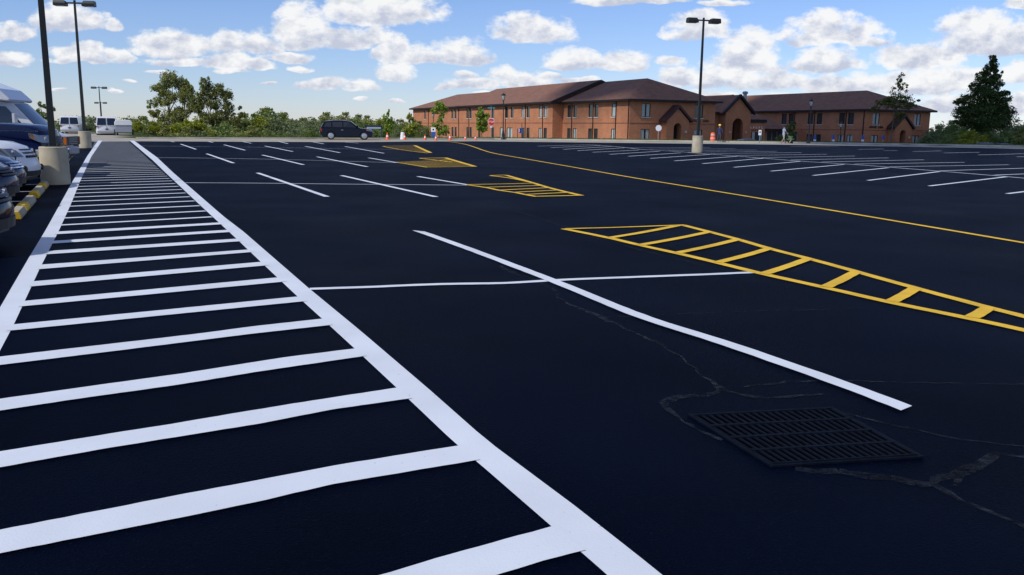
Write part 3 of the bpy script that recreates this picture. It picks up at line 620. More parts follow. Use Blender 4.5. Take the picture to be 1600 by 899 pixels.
def link():
    root = empty('entrance_building', (O1[0], O1[1], -.8), AX); tag(root, 'low brick entrance block with tall gabled archway, joining the two brick wings', 'building')
    w = MB()
    wall_open(w, (12.03, 10, 0), (1,0,0), (0,-1,0), 8.4, -1, 4.8, [(2.2, 3.5, .6, 2.4)]); wall_open(w, (24.6, 11, 0), (1,0,0), (0,-1,0), 11.4, -1, 2.7, [(5.0, 10.6, -.9, 2.4), (.8, 2.9, .9, 2.3)])
    w.face([(12.03,10,4.8),(20.4,10,4.8),(20.4,20,4.8),(12.03,20,4.8)]); w.build('wall', brick, root, recalc=False)
    window(root, (12.03, 10, 0), (1,0,0), (0,-1,0), 2.2, 3.5, .6, 2.4, 0, False); window(root, (24.6, 11, 0), (1,0,0), (0,-1,0), .8, 2.9, .9, 2.3, 1, False)
    # glazed entrance under the canopy
    gd = MB()
    for k in range(7): gd.box(29.6+k*.92, 29.68+k*.92, 11.05, 11.12, -.9, 2.4)
    dn = gd.build('door', mat('pale_door_frame', (.25, .28, .32), rough=.5), root); g2 = MB(); g2.box(29.6, 35.2, 11.14, 11.17, -.9, 2.4); g2.build('pane', glassd, dn)
    # archway
    x0, x1, cx = 20.4, 24.6, 22.5; arch = [(.88*math.cos(a), 3.1+.95*math.sin(a)) for a in np.linspace(0, math.pi, 15)]
    poly = [(x0, -1), (cx-.88, -1)]+[(cx+x, z) for x, z in arch[::-1]]+[(cx+.88, -1), (x1, -1), (x1, 4.85), (cx, 6.75), (x0, 4.85)]
    a = MB(); a.prism(poly, 'y', 8.6, 9.1); a.box(x0, x0+.3, 9.1, 14, -1, 4.85); a.box(x1-.3, x1, 9.1, 14, -1, 4.85); ar = a.build('archway', brick, root)
    dk = MB(); dk.box(cx-.95, cx+.95, 10.5, 10.6, -1, 4.2); dr = dk.build('door', darkt, root); nn = MB(); nn.box(cx-.45, cx-.15, 10.44, 10.49, .9, 1.5); nn.build('notice', whitem, dr)
    tp_ = MB(); tp_.box(cx-.15, cx+.7, 10.42, 10.48, 2.9, 3.6); tp_.build('fanlight', mat('fanlight_glass', (.12,.15,.17), rough=.2), dr)
    for q in (cx-1.35, cx+1.35):
        l = MB(); l.box(q-.09, q+.09, 8.48, 8.59, 2.1, 2.35); l.build('wall_lamp', sillm, root)
    r = MB()
    r2_ = MB()
    for s_ in (-1, 1):
        ex = cx+s_*2.55; ez = 4.55
        for y0, y1, t, dzz, rr_ in ((8.2, 8.62, .34, 0, r), (8.62, 16, .16, .1, r2_)):
            rr_.idx([(ex, y0, ez+dzz), (cx, y0, 6.85+dzz), (cx, y0, 6.85+t+dzz), (ex, y0, ez+t+dzz), (ex, y1, ez+dzz), (cx, y1, 6.85+dzz), (cx, y1, 6.85+t+dzz), (ex, y1, ez+t+dzz)], [(0,1,2,3),(4,7,6,5),(0,4,5,1),(3,2,6,7),(0,3,7,4),(1,5,6,2)])
    r.build('gable_trim', darkt, root); r2_.build('gable_roof', roofm, root)
    rf = MB(); e0 = 4.85
    rf.face([(12.0, 9.4, e0), (20.35, 9.4, e0), (20.35, 14.5, 6.6), (12.0, 14.5, 6.6)]); rf.face([(12.0, 19.6, e0), (20.35, 19.6, e0), (20.35, 14.5, 6.6), (12.0, 14.5, 6.6)])
    rf.face([(24.65, 10.3, 2.75), (33.3, 10.3, 2.75), (31.0, 14.8, 4.85), (24.65, 14.8, 4.85)]); rf.face([(33.3, 10.3, 2.75), (33.3, 19, 2.75), (31.0, 14.8, 4.85)]); rf.face([(24.65, 14.8, 4.85), (31.0, 14.8, 4.85), (33.3, 19, 2.75), (24.65, 19, 2.75)])
    ro_ = rf.build('roof', roofm, root)
    fs = MB(); fs.box(12.0, 20.35, 9.4, 9.55, e0-.25, e0-.01); fs.box(24.65, 33.3, 10.28, 10.42, 2.5, 2.74); fs.build('eaves_fascia', darkt, root)
    b = MB(); b.box(24.62, 27.4, 8.9, 10.9, -1, 3.55); b.build('side_bay', brick, root); t = MB(); t.box(24.61, 27.55, 8.75, 11, 3.55, 3.95); t.build('parapet', darkt, root)
    ww = MB(); obox(ww, (24.6, 8.9, 0), (1,0,0), (0,-1,0), .5, 2.4, .005, .05, 1.0, 2.3); wf = ww.build('window', darkt, root)
    for a_, b_ in ((.6, 1.05), (1.2, 1.7), (1.85, 2.3)):
        c_ = MB(); obox(c_, (24.6, 8.9, 0), (1,0,0), (0,-1,0), a_, b_, .055, .06, 1.05, 2.25); c_.build('pane', curtain if a_ != 1.2 else glassd, wf)
    gl = MB()
    for k in range(5):
        x = 24.85+k*.48; obox(gl, (0,8.9,0), (1,0,0), (0,-1,0), x, x+.06, .01, .05, 2.75, 3.05); obox(gl, (0,8.9,0), (1,0,0), (0,-1,0), x+.062, x+.22, .01, .045, 2.75+(.11 if k % 2 else 0), 2.83+(.11 if k % 2 else 0))
    gl.build('lettering', signback, root)
    g3 = MB()
    for k in range(6): x = 25.1+k*.3; obox(g3, (0,8.9,0), (1,0,0), (0,-1,0), x, x+.17, .01, .04, 2.45, 2.62)
    g3.build('small_lettering', darkt, root)
    sb = MB(); sb.box(15.2, 16.3, 9.82, 9.98, 2.9, 4.1); sg = sb.build('lamp_bracket', darkt, root); sp_ = MB(); sp_.lathe([(.0, -.2), (.2, -.1), (.22, .1), (0, .25)], 12, (15.75, 9.72, 3.35)); sp_.build('globe', whitem, sg, smooth=True)
link()
# roof vent stack on the far wing
v = MB(); vo = uw(0, 0); vx, vy = xat(1158, 139), 139.0
v.lathe([(.28, 0), (.28, 1.5), (.42, 1.6), (.45, 1.85), (.3, 1.95), (0, 2.0)], 14); v.lathe([(.55, -.2), (.30, .35)], 14)
tag(v.build('roof_vent', galv, smooth=True, loc=(vx, vy, 5.75)), 'grey metal vent stack standing on the brown roof above the entrance', 'roof vent')

# ------------------------------------------------------------------ lamp poles in the lot
def lot_lamp(loc, h, base, label, rz, grp='tall twin-head parking lot lamps', baseh=.92, arm=.62):
    t = empty('parking_lot_lamp', loc, rz); tag(t, label, 'lamp', grp)
    if base:
        b = MB(); b.lathe([(.325, -.1), (.33, .25), (.322, .27), (.328, .5), (.32, .52), (.325, .74), (.318, .76), (.318, baseh-.02), (.30, baseh)], 28); b.build('concrete_base', concrete, t, smooth=True)
        pl = MB(); pl.box(-.17, .17, -.17, .17, baseh, baseh+.03)
        for a in (-1, 1):
            for c in (-1, 1): pl.tube((a*.13, c*.13, baseh+.03), (a*.13, c*.13, baseh+.07), .018, n=6)
        pl.build('base_plate', polem, t)
    z0 = baseh+.02 if base else -1
    p = MB(); p.idx([(x*w, y*w, z) for z, w in ((z0, .076), (h, .050)) for x, y in ((-1,-1),(1,-1),(1,1),(-1,1))], [(0,1,2,3),(4,5,6,7),(0,1,5,4),(1,2,6,5),(2,3,7,6),(3,0,4,7)]); p.build('pole', polem, t, bevel=.01)
    a = MB(); a.box(-arm, arm, -.035, .035, h-.12, h-.04); a.lathe([(.07, 0), (.07, .06), (0, .08)], 8, (0, 0, h)); a.build('arm', polem, t)
    for s_ in (-1, 1):
        hd = MB(); x0, x1 = s_*(arm-.22), s_*(arm+.42)
        xa, xb = min(x0, x1), max(x0, x1)
        ins = .10; zt, zm, zb_ = h+.04, h-.10, h-.24
        hd.idx([(xa+ins*(s_>0), -.16, zt), (xb-ins*(s_<0), -.16, zt), (xb-ins*(s_<0), .16, zt), (xa+ins*(s_>0), .16, zt), (xa, -.22, zm), (xb, -.22, zm), (xb, .22, zm), (xa, .22, zm), (xa, -.22, zb_), (xb, -.22, zb_), (xb, .22, zb_), (xa, .22, zb_)],
               [(0,1,2,3),(0,1,5,4),(1,2,6,5),(2,3,7,6),(3,0,4,7),(4,5,9,8),(5,6,10,9),(6,7,11,10),(7,4,8,11),(8,9,10,11)])
        hdo = hd.build('lamp_head', polem, t, bevel=.012); ln = MB(); ln.box(xa+.05, xb-.05, -.17, .17, zb_-.012, zb_-.002); ln.build('lens', lampg, hdo)
    return t
lot_lamp((-11.25, 21.35, plane_z(21.35)), 8.0, True, 'nearest tall lamp pole, its head out of view, rising beside the parked white hatchback', AX)
lot_lamp((-23.6, 48.2, plane_z(48.2)), 7.75, True, 'dark twin-head lamp pole on concrete base beside the white shuttle bus', R(8))
lot_lamp((11.2, 53.4, plane_z(53.4)), 7.85, True, 'dark twin-head lamp pole standing alone amid the stall lines in front of the brick building', R(14), baseh=1.02)
lot_lamp((xat(155.5, 124), 124, -1.6), 8.2, False, 'far twin-head lamp pole rising behind the white van, taller of the two there', R(5))
lot_lamp((xat(156.5, 158), 158, -2.9), 8.2, False, 'farthest twin-head lamp pole behind the white van, showing lower than its neighbour', R(5))

# wheel stops
def wheel_stop(loc, rz, label, hl):
    t = empty('wheel_stop', loc, rz); tag(t, label, 'wheel stop', 'yellow ended concrete wheel stops along the crosswalk')
    pr = [(-.095, 0), (-.095, .05), (-.06, .125), (.06, .125), (.095, .05), (.095, 0)]
    a = MB(); a.prism(pr, 'x', -hl+(.62 if hl > .6 else .02), hl); a.build('concrete_body', concrete, t, bevel=.012)
    a = MB(); a.prism([(x*1.01, z*1.01) for x, z in pr], 'x', -hl, -hl+(.619 if hl > .6 else .019)); a.build('painted_end', yellowp, t, bevel=.012)
    return t
stops = [(16.3, .55, 'concrete wheel stop ahead of the nearest black car, nearest one in view'), (18.1, 1.05, 'yellow ended wheel stop in front of the nearer dark blue sedan'), (20.85, 1.05, 'yellow ended wheel stop before the dark blue car with chrome grille bars'), (22.85, .62, 'short yellow ended wheel stop right at the foot of the nearest lamp base'),
         (26.3, 1.1, 'wheel stop just past the nearest lamp base, in front of the navy truck'), (28.9, 1.1, 'wheel stop between the navy truck and the shuttle bus noses'), (31.5, 1.1, 'wheel stop right in front of the white shuttle bus'), (34.2, 1.1, 'wheel stop just past the shuttle bus, third before the second lamp base'), (37.0, 1.1, 'wheel stop second before the second lamp base'), (40.0, 1.1, 'farthest wheel stop, last before the second lamp base')]
for u_, hl_, lb in stops:
    p = uw(u_, -1.39); wheel_stop((p.x, p.y, plane_z(p.y)+.008), AX+math.pi/2, lb, hl_)

# drain grate
def grate():
    c = [at(*p) for p in ((1084,653.7),(1208,731),(1433,717),(1298,643))]; t = empty('drain_grate', (0, 0, 0)); tag(t, 'black cast iron storm drain grate set in the asphalt near the white line', 'drain grate')
    ctr = sum(c, Vector())/4; t.location = ctr
    def P(a, b, dz): q = (c[0].lerp(c[3], a)).lerp(c[1].lerp(c[2], a), b); return (q.x-ctr.x, q.y-ctr.y, plane_z(q.y)-ctr.z+dz)
    iron = mat('cast_iron', (.0030, .0050, .0110), rough=.7, spec=.06, var=.3, scale=20, bump=.3, bscale=80)
    pit = MB(); pit.face([P(0,0,.0125), P(0,1,.0125), P(1,1,.0125), P(1,0,.0125)]); pit.build('drain_shade_sheet', mat('drain_shade_black', (.0008,.0008,.001), rough=1, spec=0), t, recalc=False)  # flat sheet, no hole; its near-black colour stands for shade under the bars
    g = MB()
    def bar(a0, a1, b0, b1, z=.024):
        v = [P(a0,b0,.013), P(a1,b0,.013), P(a1,b1,.013), P(a0,b1,.013), P(a0,b0,z), P(a1,b0,z), P(a1,b1,z), P(a0,b1,z)]
        g.idx(v, [(4,5,6,7),(0,1,5,4),(1,2,6,5),(2,3,7,6),(3,0,4,7)])
    n = 19
    for r_ in range(4):
        for k in range(n+1):
            a = k/n; bar(max(0, a-.009), min(1, a+.009), r_/4+.014, (r_+1)/4-.014, .021)
    for r_ in range(5): b_ = r_/4; bar(0, 1, max(0, b_-.014), min(1, b_+.014), .024)
    g.build('grate_bars', iron, t)
    f = MB()
    for a0, a1, b0, b1 in ((-.03, -.002, -.03, 1.03), (1.002, 1.03, -.03, 1.03), (0, 1, -.03, -.002), (0, 1, 1.002, 1.03)):
        v = [P(a0,b0,.01), P(a1,b0,.01), P(a1,b1,.01), P(a0,b1,.01), P(a0,b0,.02), P(a1,b0,.02), P(a1,b1,.02), P(a0,b1,.02)]; f.idx(v, [(4,5,6,7),(0,1,5,4),(1,2,6,5),(2,3,7,6),(3,0,4,7)])
    f.build('frame', iron, t)
grate()

# ------------------------------------------------------------------ vehicles
def shell(mb, prof, wf, crown=0.0, topfrom=None, xoff=None):
    # closed side outline (x, z) swept across the width; wf(x, z) gives the half width, xoff bends nose and tail in plan
    n = len(prof); ys = (-1, -.93, -.72, -.38, 0, .38, .72, .93, 1); k = len(ys); vs = []
    for (x, z) in prof:
        w = wf(x, z)
        for t in ys:
            dz = 0
            if crown and topfrom is not None and z >= topfrom: dz = crown*(1-t*t) if abs(t) < 1 else -.015
            vs.append((x+(xoff(x, t) if xoff else 0), t*w, z+dz))
    fs = []
    for i in range(n):
        j = (i+1) % n
        for q in range(k-1): fs.append((i*k+q, j*k+q, j*k+q+1, i*k+q+1))
    fs.append(tuple(i*k for i in range(n))); fs.append(tuple(i*k+k-1 for i in reversed(range(n))))
    mb.idx(vs, fs)
def wheel(par, x, y, r, wd, rim=rimm, spokes=5, side=1):
    t = MB(); hw = wd/2
    t.lathe([(r*.60, -hw), (r*.92, -hw), (r, -hw*.6), (r, hw*.6), (r*.92, hw), (r*.60, hw)], 28, (x, y, r), 'Y')
    t.lathe([(0, -.02), (r*.61, -.02)], 20, (x, y+side*hw*.6, r), 'Y')
    w = t.build('wheel', tyrem, par, smooth=True)
    k = MB(); yo = y+side*hw*.9; k.lathe([(r*.62, -.02), (r*.66, side*.012), (r*.60, side*.015), (r*.57, -side*.02)], 24, (x, yo, r), 'Y')
    for q in range(spokes):
        a = 2*math.pi*q/spokes+.3; ca, sa = math.cos(a), math.sin(a); px_, pz_ = -sa, ca
        p = lambda d, e, o: (x+ca*d+px_*e, yo+side*o, r+sa*d+pz_*e)
        k.idx([p(.05, -.07, .01), p(.05, .07, .01), p(r*.6, .045, .01), p(r*.6, -.045, .01), p(.05, -.07, -.02), p(.05, .07, -.02), p(r*.6, .045, -.02), p(r*.6, -.045, -.02)], [(0,1,2,3),(4,7,6,5),(0,4,5,1),(1,5,6,2),(2,6,7,3),(3,7,4,0)])
    k.lathe([(0, .02), (.07, .015), (.08, -.01)], 12, (x, yo, r), 'Y'); k.build('rim', rim, w, smooth=True)
def arch_pts(cx, r, z0, n=9):
    return [(cx+r*math.cos(a), max(z0, r*.0+z0+ (r*1.0)*math.sin(a))) for a in np.linspace(math.pi, 0, n)]
def vehicle(name, label, cat, pnt, top, nose, tail, hw, wheels, wr, gh, side_windows, zsill, head, loc, rz, group=None, extra=None, gw=(.93, .70), windshield=True, rear=1, zbot=.30, mirror=True):
    """top: outline of the lower body from tail to nose (x,z); gh: greenhouse outline (x,z) from rear belt round the roof to front belt"""
    t = empty(name, loc, rz); tag(t, label, cat, group)
    xn, xt = max(p[0] for p in top), min(p[0] for p in top); ar = wr*1.16
    bot = []
    for cx in sorted(wheels, reverse=True): bot += [(cx+ar*math.cos(a), max(zbot, wr+ar*math.sin(a))) for a in np.linspace(-.12, math.pi+.12, 11)]
    prof = list(top)+[(xn-.16, zbot)]+bot+[(xt+.14, zbot)]
    def wf(x, z):
        e = min(xn-x, x-xt); f = 1-.17*max(0, 1-e/.75)**2.2
        g_ = 1-.10*max(0, (z-zsill*.62)/zsill)-.05*max(0, (.5-z)/.5); return hw*f*g_
    xo = lambda x, t_: -.24*t_*t_*min(1, max(0, (x-(xn-.9))/.9))+.12*t_*t_*min(1, max(0, ((xt+.8)-x)/.8))
    b = MB(); shell(b, prof, wf, .035, zsill*.86, xo); bo = b.build('body', pnt, t, smooth=True, bevel=.018)
    # dark under-tray and wheel wells
    ub = MB(); ub.box(xt+.25, xn-.25, -hw*.80, hw*.80, zbot-.06, zsill*.72); ub.build('underbody', plastic, t)
    zb, zr = min(p[1] for p in gh), max(p[1] for p in gh)
    def wg(x, z): k = (z-zb)/(zr-zb); k = min(1, max(0, k)); return hw*(gw[0]*(1-k)+gw[1]*k)*(1-.05*max(0, (x-gh[-2][0])))
    c = MB(); shell(c, [(p[0], p[1]-.02 if p[1] == zb else p[1]) for p in gh], wg, .03, zr-.14); co_ = c.build('cabin', pnt, t, smooth=True, bevel=.015)
    for sw in side_windows:
        for s_ in (-1, 1):
            g_ = MB(); fr = [(x, s_*(wg(x, z)+.006), z) for x, z in sw]; bk = [(x, s_*(wg(x, z)-.03), z) for x, z in sw]; n = len(sw)
            g_.idx(fr+bk, [tuple(range(n)), tuple(range(2*n-1, n-1, -1))]+[(i, (i+1) % n, n+(i+1) % n, n+i) for i in range(n)]); g_.build('side_window', cglass, co_)
    def slope_glass(nm, pa, pb, ins=.10, y0=-1, y1=1):
        (xa, za), (xb, zb2) = pa, pb; d = Vector((xb-xa, 0, zb2-za)); L = d.length; d.normalize(); n_ = Vector((d.z, 0, -d.x))
        if (n_.x > 0) != (pb[0] > pa[0] if nm == 'windshield' else False): pass
        ctr = Vector((0, 0, (zb+zr)/2)); mid = Vector(((xa+xb)/2, 0, (za+zb2)/2)); 
        if n_.dot(mid-Vector((0, 0, .3))) < 0: n_ = -n_
        A = Vector((xa, 0, za))+d*ins*.6+n_*.012; B = Vector((xb, 0, zb2))-d*ins*.5+n_*.012; wa, wb = wg(xa, za)-.07, wg(xb, zb2)-.07; ym = lambda w_, q: w_*q
        crw = .03 if nm == 'windshield' else .02
        g_ = MB(); P = []
        for o_ in (0, -.03):
            for q in np.linspace(y0, y1, 7):
                for (p, w_) in ((A, wa), (B, wb)): P.append(tuple(p+n_*(o_+crw*(1-q*q)+.004)+Vector((0, ym(w_, q), 0))))
        fs = [(2*i, 2*i+2, 2*i+3, 2*i+1) for i in range(6)]+[(14+2*i, 14+2*i+1, 14+2*i+3, 14+2*i+2) for i in range(6)]+[(0,1,15,14),(12,26,27,13)]+[(2*i, 14+2*i, 16+2*i, 2*i+2) for i in range(6)]+[(2*i+1, 2*i+3, 17+2*i, 15+2*i) for i in range(6)]
        g_.idx(P, fs); return g_.build(nm, cglass, co_, smooth=True)
    if windshield: slope_glass('windshield', gh[-2], gh[-1])
    if rear == 1: slope_glass('rear_window', gh[0], gh[1])
    if rear == 2:
        slope_glass('rear_window', gh[0], gh[1], .12, -.98, -.06); slope_glass('rear_window', gh[0], gh[1], .12, .06, .98)
    for cx in wheels:
        for s_ in (-1, 1): wheel(t, cx, s_*(hw-.115), wr, .21, side=s_)
    # lamps, grille, bumpers
    hx, hz, hh, hl = head
    ft = [p for p in top if p[0] > xn-.75][::-1]
    def xf(z): return float(np.interp(z, [p[1] for p in ft], [p[0] for p in ft]))
    def nose(z, t_, out=.014): x_ = xf(z); return (x_+xo(x_, t_)+out, t_*wf(x_, z), z)
    def patch(mb, t0, t1, za, zb_, out, nt=6, back=.06):
        P = []
        for o_ in (out, -back):
            for q in np.linspace(t0, t1, nt):
                for z in (za, zb_): P.append(nose(z, q, o_))
        m2 = 2*nt; fs = [(2*i, 2*i+2, 2*i+3, 2*i+1) for i in range(nt-1)]+[(m2+2*i, m2+2*i+1, m2+2*i+3, m2+2*i+2) for i in range(nt-1)]+[(0,1,m2+1,m2),(m2-2,2*m2-2,2*m2-1,m2-1)]+[(2*i, m2+2*i, m2+2*i+2, 2*i+2) for i in range(nt-1)]+[(2*i+1, 2*i+3, m2+2*i+3, m2+2*i+1) for i in range(nt-1)]
        mb.idx(P, fs)
    for s_ in (-1, 1):
        l = MB(); x1 = xf(hz)+xo(xf(hz), 1); L_ = .42*hl
        def side(d, z, o_): x = xf(z)-d; return (x+xo(x, 1), s_*(wf(x, z)+o_), z)
        lo_ = [nose(hz-hh*.5, s_*q) for q in np.linspace(.60, .985, 5)]+[side(d, hz-hh*(.5-.55*d/L_), .014) for d in np.linspace(.06, L_, 5)]
        hi_ = [nose(hz+hh*.42, s_*q) for q in np.linspace(.63, .985, 5)]+[side(d, hz+hh*(.45+.25*d/L_), .014) for d in np.linspace(.06, L_*.93, 5)]
        N_ = len(lo_); fr_ = lo_+hi_; cen = Vector((xn-.7, 0, hz)); bk = [tuple(Vector(p)+(Vector((cen.x, p[1]*.6, p[2]))-Vector(p)).normalized()*.08) for p in fr_]
        F_ = []
        for i in range(N_-1): F_ += [(i, i+1, N_+i+1, N_+i), (2*N_+i, 3*N_+i, 3*N_+i+1, 2*N_+i+1), (i, 2*N_+i, 2*N_+i+1, i+1), (N_+i, N_+i+1, 3*N_+i+1, 3*N_+i)]
        F_ += [(0, N_, 3*N_, 2*N_), (N_-1, 3*N_-1, 4*N_-1, 2*N_-1)]
        l.idx(fr_+bk, F_); hl_ = l.build('headlight', lampg, t)
        am = MB(); pa = [side(L_*.55, hz-hh*.12, .02), side(L_*.88, hz+hh*.05, .02), side(L_*.86, hz+hh*.55, .02), side(L_*.55, hz+hh*.48, .02)]; am.idx(pa+[(p[0], p[1]*.96, p[2]) for p in pa], [(0,1,2,3),(7,6,5,4),(0,4,5,1),(1,5,6,2),(2,6,7,3),(3,7,4,0)]); am.build('turn_signal', amber, hl_)
        pr_ = MB(); c_ = nose(hz, s_*.80, .004); pr_.lathe([(.0, .02), (hh*.30, .012), (hh*.34, -.02)], 12, c_, 'X'); pr_.build('projector', chrome, hl_, smooth=True)
        tlw = .93 if name == 'passenger_van' else .80
        tl = MB(); tz = zsill*.86; wtl = wf(xt+.05, tz); tl.box(xt+.09, xt+.24, min(s_*wtl*tlw, s_*(wtl+.01)), max(s_*wtl*tlw, s_*(wtl+.01)), tz-.16, tz+.12); tl.build('tail_light', redl, t)
        if mirror:
            mr_ = MB(); mx_, mz_ = gh[-1][0]-.28, zb+.10; ym_ = wg(mx_, mz_); mr_.box(mx_-.07, mx_+.09, min(s_*(ym_+.04), s_*(ym_+.26)), max(s_*(ym_+.04), s_*(ym_+.26)), mz_, mz_+.17); mr_.box(mx_-.01, mx_+.05, min(s_*(ym_-.02), s_*(ym_+.06)), max(s_*(ym_-.02), s_*(ym_+.06)), mz_+.02, mz_+.07); mr_.build('mirror', pnt, t, bevel=.02)
        for (xd) in side_windows[:0]: pass
        dh = MB(); dx_ = (gh[0][0]+gh[-1][0])/2+.15; yd = wf(dx_, zsill*.84); dh.box(dx_-.11, dx_+.09, min(s_*yd*.99, s_*(yd+.03)), max(s_*yd*.99, s_*(yd+.03)), zsill*.84-.02, zsill*.84+.015); dh.build('door_handle', chrome, t, bevel=.008)
    gr = MB(); patch(gr, -.50, .50, hz-hh*.62, hz+hh*.32, .016); gro = gr.build('grille', plastic, t)
    for k in range(3): z = hz-hh*.5+k*hh*.34; q = MB(); patch(q, -.47, .47, z, z+.028, .030, 6, .0); q.build('grille_bar', chrome if pnt is p_navy2 else plastic, gro)
    bp = MB(); patch(bp, -.66, .66, zbot+.05, zbot+.17, .014); bp.build('lower_intake', plastic, t)
    pl = MB(); pl.box(xt-.03, xt-.008, -.15, .15, zsill*.62, zsill*.62+.12); pl.build('licence_plate', plastic if name == 'passenger_van' else whitem, t)
    if extra: extra(t, wf, wg)
    return t

def sedan(label, pnt, loc, rz, group, h=1.0):
    top = [(-2.25,.36),(-2.30,.62),(-2.24,.92),(-1.7,1.0),(-.9,.98),(.6,.96),(.95,.95),(1.5,.89),(1.95,.80),(2.18,.68),(2.28,.52),(2.26,.30)]
    gh = [(-1.75,.97),(-1.15,1.36),(-.7,1.43),(-.1,1.45),(.25,1.40),(1.02,.93)]
    sw = [[(-1.35,1.01),(-.98,1.33),(-.38,1.38),(-.38,1.01)],[(-.30,1.01),(-.30,1.38),(.14,1.35),(.72,1.01)]]
    return vehicle('parked_car', label, 'car', pnt, top, 0, 0, .89, (-1.38, 1.40), .32, gh, sw, .98, (2.04, .68, .14, 1.0), loc, rz, group, zbot=.24)
def crossover(label, pnt, loc, rz, group):
    top = [(-2.45,.42),(-2.50,.75),(-2.44,1.08),(-1.9,1.12),(-.9,1.11),(.6,1.08),(1.05,1.10),(1.65,1.05),(2.15,.95),(2.38,.80),(2.46,.55),(2.42,.34)]
    gh = [(-2.40,1.08),(-2.12,1.58),(-1.9,1.72),(-1.0,1.79),(-.2,1.78),(.30,1.70),(1.15,1.07)]
    sw = [[(-2.12,1.18),(-1.92,1.58),(-1.45,1.62),(-1.45,1.17)],[(-1.34,1.17),(-1.34,1.63),(-.45,1.67),(-.45,1.15)],[(-.36,1.15),(-.36,1.67),(.22,1.60),(.80,1.14)]]
    def ex(t, wf, wg):
        for s_ in (-1, 1):
            r = MB(); r.tube((-1.7, s_*.66, 1.79), (-.1, s_*.66, 1.83), .018, n=6)
            for x in (-1.6, -.9, -.2): r.tube((x, s_*.66, 1.74), (x, s_*.66, 1.82), .014, n=5)
            r.build('roof_rail', chrome, t)
        sp = MB(); sp.box(-2.3, -1.95, -.6, .6, 1.70, 1.74); sp.build('spoiler', pnt, t, bevel=.01)
    return vehicle('parked_car', label, 'car', pnt, top, 0, 0, .98, (-1.50, 1.50), .37, gh, sw, 1.08, (2.18, .86, .17, 1.15), loc, rz, group, ex, zbot=.28)
def hatchback(label, pnt, loc, rz, group):
    top = [(-2.0,.40),(-2.05,.75),(-2.02,1.02),(-1.6,1.06),(-.6,1.05),(.6,1.02),(.95,1.07),(1.35,1.04),(1.72,.93),(1.92,.76),(2.02,.50),(1.98,.30)]
    gh = [(-1.98,1.02),(-1.85,1.52),(-1.5,1.58),(-.4,1.60),(.35,1.53),(1.0,1.03)]
    sw = [[(-1.75,1.12),(-1.65,1.47),(-.95,1.49),(-.95,1.10)],[(-.86,1.09),(-.86,1.49),(.22,1.45),(.68,1.08)]]
    def ex(t, wf, wg):
        for s_ in (-1, 1):
            f = MB(); f.lathe([(.0, .03), (.05, .03), (.075, .0), (.07, -.05)], 14, (1.91, s_*.60, .47), 'X'); f.build('fog_lamp', plastic, t, smooth=True)
    return vehicle('parked_car', label, 'car', pnt, top, 0, 0, .92, (-1.27, 1.30), .34, gh, sw, 1.05, (1.74, .84, .20, 1.55), loc, rz, group, ex, zbot=.25)
def truck(label, pnt, loc, rz, group):
    top = [(-2.75,.55),(-2.80,.85),(-2.76,1.28),(-1.6,1.30),(-.7,1.28),(.7,1.27),(1.15,1.34),(1.8,1.33),(2.4,1.27),(2.62,1.15),(2.72,.85),(2.70,.50)]
    gh = [(-2.70,1.26),(-2.45,1.86),(-2.1,1.93),(-.6,1.97),(.15,1.92),(1.15,1.28)]
    sw = [[(-2.35,1.37),(-2.2,1.78),(-1.35,1.82),(-1.35,1.36)],[(-1.26,1.36),(-1.26,1.82),(-.35,1.83),(-.35,1.36)],[(-.26,1.36),(-.26,1.83),(.08,1.80),(.78,1.35)]]
    def ex(t, wf, wg):
        b = MB(); b.prism([(2.35,-.98),(2.62,-.90),(2.78,-.5),(2.80,0),(2.78,.5),(2.62,.90),(2.35,.98)], 'z', .50, .72); b.build('bumper', chrome, t, bevel=.03)
        for s_ in (-1, 1):
            m_ = MB(); y = wf(1.75, 1.12); m_.box(.95, 2.45, min(s_*y*.985, s_*(y+.012)), max(s_*y*.985, s_*(y+.012)), 1.155, 1.175); m_.build('side_moulding', chrome, t)
    return vehicle('parked_truck', label, 'truck', pnt, top, 0, 0, 1.0, (-1.75, 1.72), .41, gh, sw, 1.30, (2.52, .98, .20, .6), loc, rz, group, ex, zbot=.40)
VT = [(-2.78,.45),(-2.84,.75),(-2.84,1.18),(-1.2,1.20),(1.2,1.20),(1.62,1.22),(2.1,1.13),(2.58,1.02),(2.74,.88),(2.80,.55),(2.76,.36)]
VG = [(-2.84,1.15),(-2.70,2.02),(-2.45,2.11),(-.5,2.14),(1.05,2.08),(1.82,1.17)]
def van(label, loc, rz):
    sw = [[(-2.55,1.28),(-2.45,1.88),(-1.45,1.90),(-1.45,1.28)],[(-1.35,1.28),(-1.35,1.90),(-.2,1.92),(-.2,1.28)],[(-.1,1.28),(-.1,1.92),(.85,1.90),(1.45,1.27)]]
    def ex(t, wf, wg):
        b = MB(); b.box(-2.98, -2.82, -.90, .90, .42, .60); b.build('bumper', mat('dull_bumper', (.35,.36,.38), rough=.4), t, bevel=.02)
        d = MB(); d.box(-2.852, -2.842, -.008, .008, .62, 1.18); d.build('door_seam', plastic, t)
    return vehicle('passenger_van', label, 'van', p_white, VT, 0, 0, 1.0, (-1.75, 1.75), .38, VG, sw, 1.18, (2.60, .86, .20, .6), loc, rz, 'white vans parked beyond the crosswalk', ex, gw=(.97, .84), rear=2)
